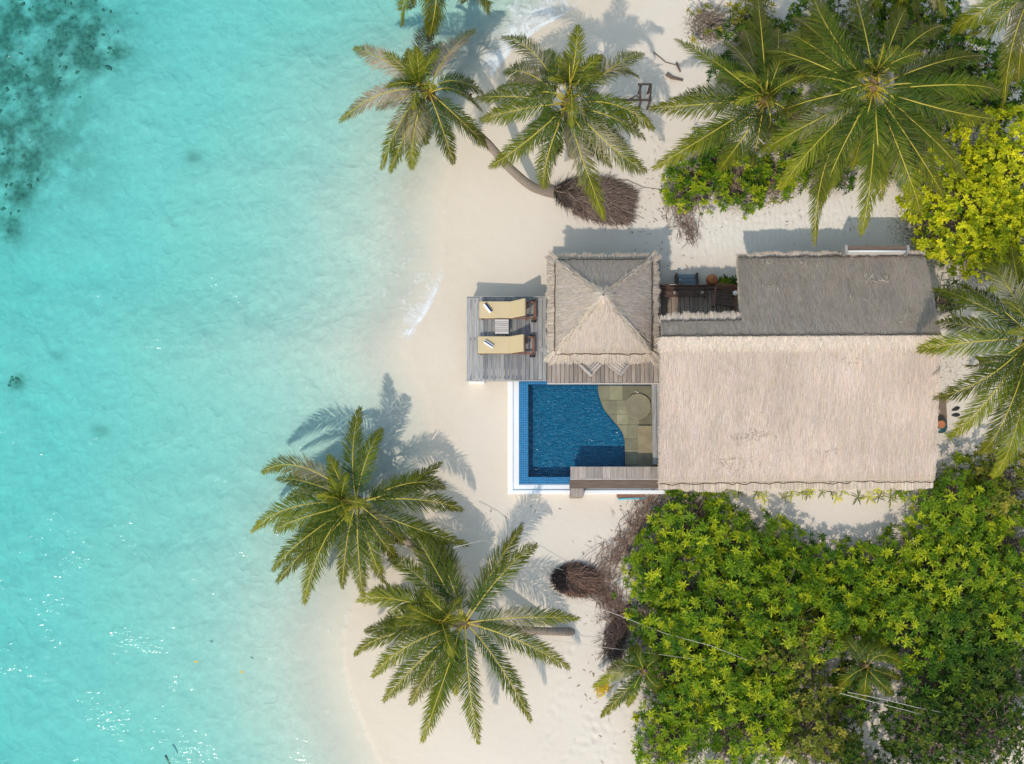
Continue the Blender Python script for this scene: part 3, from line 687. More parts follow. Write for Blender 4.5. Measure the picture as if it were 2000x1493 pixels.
# ------------------------------------------------------------------ the swimming pool
WZ = 0.66; RIMZ = 0.685; PB = 0.02
wl, wr = at(1030, 0, RIMZ)[0], at(1275, 0, RIMZ)[0]
wb, wt = at(0, 932, RIMZ)[1], at(0, 751, RIMZ)[1]
rl, rbm = at(1013, 0, RIMZ)[0], at(0, 946, RIMZ)[1]
rt = at(0, 738, RIMZ)[1]
pool = thing('swimming_pool', 'blue tiled plunge pool with white outer ledge between the decks and villa', 'pool', ((wl + wr) / 2, (wb + wt) / 2, 0))
MB().span((wl - 0.01, wb - 0.01, PB - 0.15), (wr + 0.01, wt + 0.01, PB)).build('floor', M['tile'], pool)
MB().span((rl, rbm, PB - 0.16), (wl, rt, RIMZ)).build('tiled_rim', M['rim'], pool)
MB().span((wl + 0.001, rbm, PB - 0.16), (wr + 0.3, wb, RIMZ - 0.002)).build('tiled_rim', M['rim'], pool)
MB().span((wl + 0.001, wt, PB - 0.16), (wr + 0.3, rt, RIMZ - 0.002)).build('tiled_rim', M['rim'], pool)
MB().span((wr, wb + 0.001, PB - 0.16), (wr + 0.3, wt - 0.001, RIMZ - 0.02)).build('inner_wall', M['tile'], pool)
MB().span((wl - 0.03, wb - 0.03, PB - 0.05), (wr + 0.03, wt + 0.03, WZ)).build('water', M['poolw'], pool)
ol, ob = at(992, 0, 0.30)[0], at(0, 965, 0.30)[1]
led = MB()
led.span((ol, ob, -0.7), (ol + 0.2, rt - 0.02, 0.30)); led.span((ol + 0.205, ob, -0.7), (wr + 0.3, ob + 0.14, 0.30))
led.build('outer_ledge', M['white'], pool, bevel=0.008)
ch = MB().span((ol + 0.202, ob + 0.142, -0.7), (rl - 0.002, rt - 0.02, 0.22)); ch.span((rl - 0.002, ob + 0.142, -0.7), (wr + 0.3, rbm - 0.002, 0.22)); ch.build('overflow_channel', M['white'], pool)
# shallow ledge of stone slabs with a curved edge
curve = [(750, 1167), (765, 1168), (785, 1173), (802, 1181), (818, 1194), (832, 1206), (846, 1216), (862, 1220), (934, 1221)]
LZ = 0.40
cy_ = np.array([at(0, p[0], LZ)[1] for p in curve])[::-1]; cx_ = np.array([at(p[1], p[0], LZ)[0] for p in curve])[::-1]
def edge_x(y): return float(np.interp(y, cy_, cx_))
ys = np.linspace(wb + 0.004, wt - 0.004, 40)
MB().prism([(edge_x(y) + 0.02, y) for y in ys] + [(wr - 0.003, ys[-1]), (wr - 0.003, ys[0])], PB + 0.002, LZ - 0.035).build('ledge_body', M['tile'], pool)
sl = link('stone_ledge', MB().prism([(edge_x(y) + 0.012, y) for y in ys] + [(wr - 0.004, ys[-1]), (wr - 0.004, ys[0])], LZ - 0.033, LZ - 0.014).mesh('stone_ledge'), M['stoned'], pool)
r = random.Random(12); yy = wb + 0.01
while yy < wt - 0.05:
    h = min(r.uniform(0.38, 0.62), wt - 0.01 - yy); h = wt - 0.01 - yy if wt - 0.01 - yy - h < 0.2 else h
    xx = wr - 0.008
    while True:
        ww = r.uniform(0.38, 0.75); x1 = xx; x0 = xx - ww
        k = np.linspace(yy + 0.008, yy + h - 0.008, 7); lim = [edge_x(v) + 0.004 for v in k]
        left = [max(x0 + 0.008, l) for l in lim]
        if min(left) > x1 - 0.06: break
        left = [min(l, x1 - 0.03) for l in left]
        dz = r.uniform(-0.006, 0.006)
        MB().prism([(l, v) for l, v in zip(left, k)] + [(x1 - 0.004, k[-1]), (x1 - 0.004, k[0])], LZ - 0.013, LZ + 0.01 + dz).build('stone_slab', M['stone'], sl)
        xx = x0
        if min(left) <= min(lim) + 0.001 and max(left) <= max(lim) + 0.001: break
    yy += h
c = at(1247, 793, WZ - 0.05)
MB().lathe([(0.46, LZ + 0.012), (0.47, LZ + 0.05), (0.50, LZ + 0.06), (0.505, LZ + 0.085), (0.48, LZ + 0.10), (0.30, LZ + 0.075)], 40, (c[0], c[1], 0)).build('round_seat', M['stoned'], pool, False)
# step inside the shallow end
s0, s1 = at(1246, 932, 0.45), at(1274, 832, 0.45)
MB().span((s0[0], wb + 0.006, LZ + 0.02), (wr - 0.006, s1[1], 0.50)).build('step', M['stone'], pool, bevel=0.01)

# low timber-clad wall across the south end of the pool
BZ = 1.42
A4, B4 = at(1114, 937, BZ), at(1287, 912, BZ)
bw = thing('timber_bench_wall', 'low timber topped wall with brown beam and end post over the pool', 'wall', ((A4[0] + B4[0]) / 2, A4[1], 0))
n = 11; r = random.Random(4); xs_ = [A4[0]]
cuts = sorted(r.random() for _ in range(n - 1)); w_ = (B4[0] - A4[0]) / n
for i in range(n):
    a = A4[0] + i * w_; MB().span((a + 0.004, A4[1] + 0.004, BZ - 0.05 + r.uniform(-0.004, 0.004)), (a + w_ - 0.004, B4[1], BZ + r.uniform(-0.004, 0.006))).build('plank', M['deckb'], bw)
MB().span((A4[0] + 0.05, B4[1] - 0.42, 0.60), (B4[0], B4[1] - 0.03, BZ - 0.06)).build('wall_core', M['cream'], bw)
q0 = at(1114, 953, 1.36)
MB().span((A4[0] - 0.01, q0[1], 0.75), (B4[0] + 0.01, A4[1] - 0.004, 1.36)).build('beam', M['beam'], bw, bevel=0.012)
MB().span((A4[0], A4[1] - 0.002, 1.37), (B4[0], A4[1] + 0.03, 1.435)).build('trim', M['table'], bw)
q1, q2 = at(1115, 970, 1.25), at(1140, 954, 1.25)
MB().span((q1[0], q1[1], -0.1), (q2[0], q0[1] - 0.003, 1.27)).build('end_post', M['deckb'], bw, bevel=0.03)

# ------------------------------------------------------------------ sun loungers, towels, table
def lounger(px, py, hinge, headx, rz, rise, label):
    o = at(px, py, ZD)
    t = thing('sun_lounger', label, 'sun lounger', (o[0], o[1], ZD), rz, 'sun loungers on the deck')
    L = (hinge - px) / 50.6; Bk = (headx - hinge) / 50.0; W = 0.66
    def part(name, mb, mat, **k):
        ob = link(name, mb.mesh(name, bevel=k.get('bevel', 0)), mat, t, world=False); return ob
    FL = L + Bk + 0.40
    rails = MB()
    for s in (-1, 1): rails.box((FL / 2, s * (W / 2 - 0.02), 0.26), (FL, 0.05, 0.08))
    part('frame', rails, M['teak'])
    part('head_bar', MB().box((FL - 0.02, 0, 0.26), (0.09, W + 0.06, 0.08)), M['teak'], bevel=0.01)
    part('crossbar', MB().box((FL - 0.30, 0.1, 0.30), (0.22, 0.05, 0.05), 0.5), M['teak'])
    for xx in (0.12, FL - 0.35):
        for s in (-1, 1): part('leg', MB().box((xx, s * (W / 2 - 0.02), 0.11), (0.07, 0.06, 0.219)), M['teak'])
    for s in (-1, 1):
        part('wheel', MB().tube([(FL - 0.06, s * (W / 2 + 0.03), 0.10), (FL - 0.06, s * (W / 2 + 0.10), 0.10)], 0.10, 16), M['black'])
    sl_ = MB()
    for i in range(int(L / 0.11)): sl_.box((0.06 + i * 0.11, 0, 0.285), (0.07, W - 0.09, 0.02))
    part('slats', sl_, M['teak'])
    part('mattress', MB().box((L / 2, 0, 0.345), (L - 0.015, W, 0.095)), M['cushion'], bevel=0.028)
    ang = math.atan2(rise, Bk); BL = math.hypot(rise, Bk)
    bk = MB(); bk.box((L + Bk / 2 + 0.0, 0, 0.34 + rise / 2), (BL, W, 0.09), 0, -ang)
    part('back_cushion', bk, M['cushion'], bevel=0.028)
    bb = MB(); bb.box((L + Bk / 2 + 0.05, 0, 0.27 + rise / 2), (BL - 0.02, W - 0.05, 0.03), 0, -ang)
    part('back_board', bb, M['teak'])
    st_ = MB().tube([(L + Bk, 0.24, 0.24 + rise), (L + Bk + 0.12, 0.24, 0.27)], 0.018, 5); st_.tube([(L + Bk, -0.24, 0.24 + rise), (L + Bk + 0.12, -0.24, 0.27)], 0.018, 5)
    part('back_strut', st_, M['teak'])
    return t
lounger(936, 609, 998, 1025, R(0.0), 0.62, 'tan cushioned wooden lounger nearer the sand shadow, white side of its towel showing')
lounger(933.5, 677, 996, 1022, R(0.0), 0.50, 'tan cushioned wooden lounger nearer the pool, its towel showing a navy middle stripe')
def towel(px, py, rz, roll, label):
    o = at(px, py, ZD + 0.40)
    t = thing('rolled_towel', label, 'towel', (o[0], o[1], ZD + 0.393), rz, 'rolled beach towels on the loungers')
    n = 18; L = 0.40; r = 0.075
    def seg(a0, a1, name, mat):
        mb = MB(); P = []; F = []
        k = 8
        for i in range(k + 1):
            a = a0 + (a1 - a0) * i / k
            for xx in (-L / 2, L / 2): P.append((xx, r * math.cos(a), r + r * math.sin(a)))
        for i in range(k): F.append((2 * i, 2 * i + 1, 2 * i + 3, 2 * i + 2))
        mb.poly(P, F); return link(name, mb.mesh(name), mat, t, world=False)
    core = MB().tube([(-L / 2 + 0.003, 0, r), (L / 2 - 0.003, 0, r)], r * 0.985, 18); link('roll', core.mesh('roll'), M['towelw'], t, world=False)
    for c_, wd in roll: seg(c_ - wd, c_ + wd, 'navy_stripe', M['towelb'])
towel(953, 603, R(-52), [(R(58), R(34))], 'rolled white and navy towel on the lounger nearer the sand shadow')
towel(955, 673, R(-33), [(R(92), R(20))], 'rolled white towel with one navy stripe on the lounger nearer the pool')
o = at(980, 638, ZD + 0.42)
tb = thing('side_table', 'small square pale grey slatted table between the two loungers', 'table', (o[0], o[1], ZD))
for i in range(7):
    y = o[1] - 0.24 + i * 0.08; MB().span((o[0] - 0.26, y - 0.034, ZD + 0.39), (o[0] + 0.26, y + 0.034, ZD + 0.42)).build('slat', M['table'], tb)
for sx in (-1, 1):
    MB().box((o[0] + sx * 0.22, o[1], ZD + 0.36), (0.05, 0.5, 0.05)).build('rail', M['deck'], tb)
    for sy in (-1, 1): MB().box((o[0] + sx * 0.22, o[1] + sy * 0.20, ZD + 0.167), (0.05, 0.05, 0.334)).build('leg', M['deck'], tb)

# two wooden chairs half under the pavilion
def deck_chair(px, py, rz, label, z0=0.86):
    o = at(px, py, z0 + 0.4)
    t = thing('wooden_armchair', label, 'chair', (o[0], o[1], z0), rz, 'armchairs under the pavilion')
    W, Dp = 0.56, 0.56
    def part(name, mb, mat): return link(name, mb.mesh(name), mat, t, world=False)
    for i in range(6): part('seat_slat', MB().box((0, -0.25 + i * 0.1, 0.40), (W, 0.075, 0.025)), M['table'])
    for i in range(5): part('back_slat', MB().box((-0.24 + i * 0.12, 0.31, 0.66), (0.07, 0.022, 0.5), 0, 0, R(-10)), M['table'])
    for sx in (-1, 1):
        part('armrest', MB().box((sx * 0.32, 0.0, 0.62), (0.085, 0.64, 0.028)), M['table'])
        for sy in (-1, 1): part('leg', MB().box((sx * 0.30, sy * 0.26, 0.302), (0.05, 0.05, 0.603)), M['deckb'])
    return t
deck_chair(1154, 714, R(45), 'slatted wooden armchair corner showing left under the pavilion fringe')
deck_chair(1207, 713, R(-38), 'slatted wooden armchair corner showing right under the pavilion fringe')

# ------------------------------------------------------------------ the shaded patio behind the pavilion
A5, B5 = at(1294, 640, 0.5), at(1452, 566, 0.5)
patio = plank_deck('patio_deck', 'dark shaded patio of brown boards between pavilion and villa', A5[0], B5[0], A5[1], B5[1], 0.5, 0.175, M['patio'])
kb = MB().span((A5[0], B5[1] + 0.004, 0.0), (B5[0], B5[1] + 0.12, 0.62)).build('kerb_beam', M['darkwood'], patio)
for xx in (1318, 1372):
    p = at(xx, 571, 1.2); MB().box((p[0], p[1], 0.86), (0.09, 0.09, 0.7)).build('post', M['deckb'], patio)
bn = at(1318, 573, 0.9)
b_ = thing('slatted_bench', 'dark brown slatted bench along the back rail of the patio', 'bench', (bn[0], bn[1], 0.5))
for i in range(3): MB().box((bn[0] + 0.35, bn[1] - 0.1 + i * 0.14, 0.93), (1.9, 0.11, 0.03)).build('seat_slat', M['darkwood'], b_)
for s in (-1, 1):
    for q in (-1, 1): MB().box((bn[0] + 0.35 + s * 0.85, bn[1] + 0.04 + q * 0.13, 0.705), (0.06, 0.06, 0.41)).build('leg', M['darkwood'], b_)
MB().box((bn[0] + 0.35, bn[1] + 0.23, 1.2), (1.9, 0.03, 0.28)).build('backrest', M['darkwood'], b_)
# steps from the patio to the sand
st_c = at(1342, 549, 0.3)
stp = thing('patio_steps', 'blue grey steps with two posts leading from the patio to the sand', 'steps', (st_c[0], st_c[1], 0))
for i, (y0, y1, zz) in enumerate(((560, 552, 0.40), (552, 544, 0.28), (544, 536, 0.15))):
    p, q = at(1324, y0, zz), at(1360, y1, zz); MB().span((p[0], p[1] + 0.008, 0 if i == 2 else zz - 0.07), (q[0], q[1], zz)).build('tread', M['step'], stp, bevel=0.008)
for xx in (1322, 1362):
    p, q = at(xx, 533, 0.45), at(xx, 562, 0.45); MB().span((p[0] - 0.04, q[1], -0.05), (p[0] + 0.04, p[1], 0.46)).build('stringer', M['darkwood'], stp)
bottle = at(1328, 551, 0.5)
for k, (dx, dy) in enumerate(((0, 0.06), (-0.02, -0.1))):
    o = MB().lathe([(0.035, 0), (0.036, 0.14), (0.012, 0.19), (0.012, 0.22)], 10, (bottle[0] + dx, bottle[1] + dy, 0.402)).build('small_bottle', M['white'], None, True)
    single(o, 'small white bottle on the patio steps, ' + ('the one nearer the sand' if k == 0 else 'the one nearer the patio boards'), 'bottle', 'bottles on the steps')
pj = at(1392, 545, 0.55)
jar = thing('clay_jar', 'round orange terracotta jar with a lid on the sand behind the patio', 'jar', (pj[0], pj[1], 0))
MB().lathe([(0.14, 0), (0.20, 0.15), (0.235, 0.33), (0.20, 0.48), (0.17, 0.52)], 24, (pj[0], pj[1], 0)).build('body', M['clay'], jar, True)
MB().lathe([(0.19, 0.522), (0.185, 0.55), (0.11, 0.60), (0.05, 0.615), (0.045, 0.66), (0.02, 0.675)], 24, (pj[0], pj[1], 0)).build('lid', M['clay'], jar, True)
# slatted armchair with a lamp beside it
cc = at(1415, 584, 0.9)
ch_ = thing('dark_slatted_chair', 'dark brown slatted reclining chair in the corner of the shaded patio', 'chair', (cc[0], cc[1], 0.5), R(-6))
def cpart(name, mb, mat, p=ch_): return link(name, mb.mesh(name), mat, p, world=False)
for i in range(5): cpart('seat_slat', MB().box((0, -0.27 + i * 0.13, 0.38 + i * 0.012), (0.78, 0.085, 0.025)), M['darkwood'])
for i in range(3): cpart('back_slat', MB().box((0, 0.36 + i * 0.06, 0.50 + i * 0.12), (0.78, 0.02, 0.09), 0, 0, R(-25)), M['teak'])
for s in (-1, 1):
    cpart('armrest', MB().box((s * 0.40, 0, 0.62), (0.06, 0.75, 0.03)), M['teak'])
    for q in (-1, 1): cpart('leg', MB().box((s * 0.37, q * 0.28, 0.302), (0.05, 0.05, 0.604)), M['darkwood'])
lp = at(1436, 573, 1.35)
lamp = thing('globe_lamp', 'white globe lamp on a dark post beside the patio chair', 'lamp', (lp[0], lp[1], 0.5))
MB().tube([(lp[0], lp[1], 0.5), (lp[0], lp[1], 1.29)], 0.03, 8).build('post', M['darkwood'], lamp)
MB().lathe([(0.02, -0.10), (0.07, -0.075), (0.1, 0), (0.07, 0.075), (0.02, 0.10)], 16, (lp[0], lp[1], 1.38)).build('globe', M['white'], lamp, True)
sh_ = at(1305, 557, 0.9)
o = MB().box((sh_[0] + 0.2, sh_[1], 0.80), (0.26, 0.10, 0.04)).build('white_tray', M['white'], None, bevel=0.008)
MBt = MB().span((sh_[0] - 0.1, sh_[1] - 0.1, 0), (sh_[0] + 0.55, sh_[1] + 0.08, 0.775)).build('side_cabinet', M['darkwood'], None, bevel=0.01)
single(o, 'small white tray on the dark cabinet by the pavilion fringe', 'tray'); single(MBt, 'dark wooden cabinet at the sand edge beside the pavilion fringe', 'cabinet')

# ------------------------------------------------------------------ east door: step, jar, sandals
e0, e1 = at(1833, 832, 0.2), at(1848, 776, 0.2)
o = MB().span((wx1 + 0.05, e0[1], -0.05), (e1[0], e1[1], 0.2)).build('door_step', M['beam'], None, bevel=0.012); single(o, 'brown wooden door step at the far end wall of the villa', 'step')
pj = at(1841, 828, 0.75)
ej = thing('teal_planter', 'dark teal planter holding an orange clay bowl beside the door step', 'planter', (pj[0], pj[1], 0))
MB().lathe([(0.15, 0), (0.24, 0.2), (0.27, 0.42), (0.22, 0.5)], 20, (pj[0] + 0.02, pj[1] - 0.06, 0)).build('body', M['teal'], ej, True)
MB().lathe([(0.10, 0.505), (0.15, 0.58), (0.155, 0.62), (0.10, 0.61), (0.03, 0.585)], 20, (pj[0], pj[1], 0)).build('bowl', M['clay'], ej, True)
def sandal(px, py, rz, label):
    o = at(px, py, 0.03); t = thing('sandal', label, 'sandal', (o[0], o[1], 0.012), rz, 'pair of sandals by the door step')
    pts = []
    for k in range(20):
        a = 2 * math.pi * k / 20; pts.append((0.17 * math.cos(a), (0.062 + 0.012 * math.cos(a) - 0.012 * math.cos(2 * a)) * math.sin(a)))
    link('sole', MB().prism(pts, 0, 0.022).mesh('sole'), M['black'], t, world=False)
    link('strap', MB().tube([(0.10, 0, 0.02), (0.05, 0.035, 0.05), (-0.02, 0.06, 0.02)], 0.009, 5).tube([(0.10, 0, 0.02), (0.05, -0.035, 0.05), (-0.02, -0.06, 0.02)], 0.009, 5).mesh('strap'), M['black'], t, world=False)
sandal(1867, 799, R(20), 'black sandal farther from the planter, turned askew on the sand')
sandal(1867, 811, R(2), 'black sandal nearer the planter, lying straight on the sand')

# ------------------------------------------------------------------ coconut palms
PG1, PG2, PDEAD = np.array([0.046, 0.090, 0.008]), np.array([0.250, 0.240, 0.014]), np.array([0.40, 0.315, 0.235])
def frond(parent, P0, Pv, Pt, pairs=64, leaf=0.78, roll=0.0, dead=0.0, young=0.0, seed=0, droop=0.35, rib_r=0.031):
    rg = np.random.default_rng(seed)
    c = 2 * Pv - 0.5 * (P0 + Pt)
    u = np.linspace(0, 1, 60)[:, None]; C = (1 - u) ** 2 * P0 + 2 * u * (1 - u) * c + u * u * Pt
    seg = np.linalg.norm(np.diff(C, axis=0), axis=1); s = np.concatenate([[0], np.cumsum(seg)]); L = s[-1]; s /= L
    def ev(q): return np.stack([np.interp(q, s, C[:, k]) for k in range(3)], 1)
    q = np.linspace(0, 1, 15)
    rib = MB().tube(list(ev(q) + V3(0, 0, 0.008)), [rib_r * (1.25 - 0.25 * min(1, k * 12)) * (1 - 0.86 * k) for k in q], 5)
    # leaflets on both sides
    t0 = 0.13; q = np.repeat(np.linspace(t0, 0.995, pairs), 2); side = np.tile([1.0, -1.0], pairs)
    q = np.clip(q + rg.normal(0, 0.004, len(q)), t0 * 0.9, 1)
    P = ev(q); T = unit(ev(np.clip(q + 0.01, 0, 1)) - ev(np.clip(q - 0.01, 0, 1)))
    Bn = unit(np.cross(T, V3(0, 0, 1)[None])); N = np.cross(Bn, T)
    rl = roll + 0.0 * q
    Br = Bn * math.cos(roll) + N * math.sin(roll); Nr = N * math.cos(roll) - Bn * math.sin(roll)
    prof = np.sin(np.pi * np.clip((q - 0.02) / 1.035, 0, 1)) ** 0.62 * (1 - 0.28 * q)
    Ln = leaf * prof * rg.uniform(0.72, 1.12, len(q)) * (L / 4.3) ** 0.5 + 0.03
    fw = np.radians(38 + 34 * q ** 1.6) + rg.normal(0, 0.11, len(q))
    lift = 0.42 - 0.45 * q + rg.normal(0, 0.12, len(q))
    D = unit(Br * (side * np.cos(fw))[:, None] + T * np.sin(fw)[:, None] + Nr * lift[:, None])
    g = V3(0, 0, -1)[None] * (droop * rg.uniform(0.6, 1.5, len(q)))[:, None]
    w = 0.0225 * (0.55 + 0.6 * prof) * rg.uniform(0.85, 1.15, len(q))
    wdir = unit(np.cross(D, Nr + 0.25 * rg.normal(0, 1, P.shape))) * (w / 2)[:, None]
    p1 = P + D * (Ln * 0.42)[:, None] + g * (Ln * 0.08)[:, None]; D2 = unit(D + g * 0.8); p2 = p1 + D2 * (Ln * 0.36)[:, None]; D3 = unit(D2 + g * 1.1); p3 = p2 + D3 * (Ln * 0.22)[:, None]
    V = np.stack([P - wdir * 0.6, P + wdir * 0.6, p1 - wdir, p1 + wdir, p2 - wdir * 0.75, p2 + wdir * 0.75, p3 - wdir * 0.1, p3 + wdir * 0.1], 1).reshape(-1, 3)
    b = (np.arange(len(q)) * 8)[:, None]
    F = np.concatenate([b + np.array([[0, 1, 3, 2]]), b + np.array([[2, 3, 5, 4]]), b + np.array([[4, 5, 7, 6]])])
    k = np.clip(0.20 + 0.35 * young + 0.95 * (q - 0.45) + rg.normal(0, 0.16, len(q)), 0, 1)[:, None]
    col = PG1 * (1 - k) + PG2 * k
    if dead:
        dd = np.clip(dead * 1.5 - np.abs(q - 0.38) * 2.1 + rg.normal(0, 0.15, len(q)), 0, 1)[:, None]
        col = col * (1 - dd) + PDEAD * dd
    col = col * (1 + 0.12 * rg.normal(0, 1, len(q)))[:, None] * rg.uniform(0.66, 1.25)
    col = np.repeat(col.clip(0.01, 0.9), 8, 0)
    tipc = np.tile(np.array([0, 0, 0, 0, 0.05, 0.05, 0.3, 0.3]), len(q))[:, None]
    col = col * (1 - tipc) + np.array([0.26, 0.20, 0.06]) * tipc
    f = link('frond', mesh_np('frond', V, F, col), M['palm'], parent)
    rib.build('midrib', M['rib'], f, True)
    return f
def palm(label, base, crown_px, zc, fronds, heart_px=None, trunk_via=None, leaf=0.80, FL=4.4, r0=0.17, dead=None, extra=0, seed=0, roots=None, zbase=0.0, sink=0.05):
    """crown_px, frond tips and bends as seen in the photograph, zc the height of the crown"""
    crown = at(*crown_px, zc); heart = at(*(heart_px or crown_px), zc + 0.35)
    b = at(*base, zbase) if base is not None else V3(crown[0] + 0.5, crown[1] - 0.3, 0)
    gz = float(ground(np.array([b[0]]), np.array([b[1]]))[0][0]); b[2] = gz - sink
    t = thing('coconut_palm', label, 'palm tree', (b[0], b[1], gz), 0, 'coconut palms on the beach')
    rr = random.Random(seed + 1)
    via = [at(*v) for v in (trunk_via or [])]
    ctrl = [b] + via + [crown - unit(heart - crown) * 0.15 if heart_px else crown]
    ctrl = [np.asarray(c, float) for c in ctrl]
    # smooth trunk through the control points with leaf-scar rings
    pts = []
    cc_ = [2 * ctrl[0] - ctrl[1]] + ctrl + [2 * ctrl[-1] - ctrl[-2]]
    if len(ctrl) == 2:
        mid = (ctrl[0] + ctrl[1]) / 2 + V3((ctrl[1][0] - ctrl[0][0]) * 0.12, (ctrl[1][1] - ctrl[0][1]) * 0.12, -0.12 * (ctrl[1][2]))
        cc_ = [2 * ctrl[0] - mid, ctrl[0], mid, ctrl[1], 2 * ctrl[1] - mid]
    for i in range(1, len(cc_) - 2):
        p0, p1, p2, p3 = cc_[i - 1:i + 3]
        for k in range(26):
            u = k / 26; pts.append(0.5 * (2 * p1 + (p2 - p0) * u + (2 * p0 - 5 * p1 + 4 * p2 - p3) * u * u + (3 * p1 - p0 - 3 * p2 + p3) * u ** 3))
    pts.append(cc_[-2]); m = len(pts)
    rad = [(r0 * (1.35 - 0.35 * min(1, i / m * 8)) * (1 - 0.35 * i / m)) * (1.0 + 0.06 * (i % 2)) for i in range(m)]
    MB().tube(pts, rad, 12).build('trunk', M['trunk'], t, False)
    # fibrous crown shaft
    MB().tube([crown - V3(0, 0, 0.45), crown, heart + V3(0, 0, 0.15)], [0.15, 0.26 if FL > 3 else 0.08, 0.06], 10).build('crown_shaft', M['sheath'], t, True)
    for i, fdat in enumerate(fronds):
        vx, vy, tx, ty = fdat[:4]; opt = fdat[4] if len(fdat) > 4 else {}
        young = opt.get('y', 0.0)
        P0 = crown * (1 - young) + heart * young + V3(rr.uniform(-.06, .06), rr.uniform(-.06, .06), 0.08 + rr.uniform(-0.05, 0.1) + 0.25 * young)
        zt = zc; run = 0
        Fl = opt.get('L', FL) * rr.uniform(0.97, 1.04)
        # how far the tip hangs below (or, in young leaves, rises above) the crown follows from the leaf's true length
        p_t = at(tx, ty, zc); hor = np.linalg.norm((p_t - crown)[:2])
        rise = (0.55 + 1.1 * young) if hor < Fl * 0.99 else 0.35
        hang = 0.62 * math.sqrt(max(Fl ** 2 - hor ** 2, 0.3)) if 'dz' not in opt else -opt['dz']
        hang = min(hang, zc * 0.62)
        zv = zc + opt.get('vz', rise * 0.9 - 0.12 * hang); zt = zc - hang if 'dz' not in opt else zc + opt['dz']
        Pv, Pt = at(vx, vy, zv), at(tx, ty, max(zt, 0.25))
        lenn = np.linalg.norm(Pt - P0)
        frond(t, P0, Pv, Pt, pairs=int(80 + 25 * lenn), leaf=leaf * 1.03 * opt.get('w', 1), roll=opt.get('r', rr.uniform(-0.45, 0.45)), dead=opt.get('d', 0.35 if rr.random() < 0.12 else 0.0), young=young * 0.6 + rr.random() * 0.4, seed=seed * 100 + i, rib_r=0.031 if FL > 3 else 0.014, droop=opt.get('g', rr.uniform(0.35, 0.8)))
    for i in range(5 if FL > 3 else 0):      # young leaves crowded round the growing point
        a = i * 2.4 + rr.uniform(-.4, .4); L_ = rr.uniform(0.5, 1.7); lift_ = rr.uniform(0.35, 0.9)
        Pt = heart + V3(math.cos(a) * L_, math.sin(a) * L_, lift_ * (2.2 - L_) + 0.1); Pv = heart + V3(math.cos(a) * L_ * 0.45, math.sin(a) * L_ * 0.45, 0.55 + lift_ * 0.4)
        frond(t, heart + V3(0, 0, 0.1), Pv, Pt, pairs=60, leaf=0.70, seed=seed * 100 + 80 + i, young=0.5 * rr.random() - 0.15, droop=0.4, rib_r=0.018)
    for i in range(extra):     # spear leaves at the growing point
        a = rr.uniform(0, 6.28); P0 = heart; Pt = heart + V3(math.cos(a) * 0.5, math.sin(a) * 0.5, 1.5); Pv = heart + V3(math.cos(a) * 0.15, math.sin(a) * 0.15, 0.8)
        frond(t, P0, Pv, Pt, pairs=26, leaf=0.35, seed=seed * 100 + 60 + i, young=0.7, droop=0.1)
    return t
Y = lambda **k: k
DE = 0.95
palmA = palm('coconut palm leaning over the water from a long curved trunk, with greying dead leaves', (1082, 374), (838, 184), 4.3, [
    (762, 124, 691, 94, Y(d=0.8)), (752, 182, 664, 236, Y(d=0.75)), (792, 222, 745, 328), (806, 230, 762, 335), (811, 246, 805, 330, Y(d=0.4)), (826, 215, 834, 281, Y(d=0.5)),
    (858, 234, 886, 319), (890, 226, 957, 291), (888, 176, 942, 216), (884, 158, 944, 182), (868, 116, 926, 56, Y(d=0.85)), (824, 110, 838, 48, Y(d=0.6)),
    (842, 130, 862, 82), (817, 130, 814, 92, Y(y=.7, dz=1.2)), (805, 135, 797, 96, Y(y=.6, dz=1.0)), (800, 160, 786, 168, Y(y=.3)), (790, 190, 735, 210, Y(d=0.9)), (812, 210, 800, 275, Y(d=.5)), (800, 140, 752, 112, Y(d=0.7))],
    heart_px=(818, 172), trunk_via=[(1040, 365, 0.5), (992, 325, 1.5), (944, 272, 2.6), (872, 216, 3.8)], r0=0.19, seed=1)
palmB = palm('full green coconut palm between the curved leaning trunk and the wooden swing frame', (1120, 300), (1108, 208), 5.2, [
    (1048, 110, 981, 72), (1124, 105, 1128, 50, Y(vz=1.4, dz=0.9, y=.5)), (1200, 130, 1256, 104), (1180, 140, 1248, 150), (1040, 148, 984, 140), (1014, 190, 930, 192), (1026, 212, 938, 234),
    (1036, 270, 957, 326), (1072, 298, 1062, 368), (1130, 288, 1179, 424), (1196, 288, 1263, 335), (1198, 204, 1277, 252), (1196, 230, 1260, 270), (1035, 165, 972, 172),
    (1112, 125, 1110, 107, Y(y=.7, dz=0.6)), (1078, 140, 1040, 154, Y(y=.4)), (1165, 240, 1226, 285), (1140, 218, 1172, 236, Y(y=.5)), (1060, 250, 1010, 300), (1085, 260, 1085, 320), (1140, 260, 1195, 325),
    (1060, 180, 1030, 195, Y(y=.4)), (1075, 225, 1035, 245), (1150, 190, 1190, 200, Y(y=.4)), (1145, 140, 1175, 108, Y(y=.5, dz=.4)), (1085, 130, 1060, 100, Y(y=.4))],
    heart_px=(1114, 172), seed=2, extra=2)
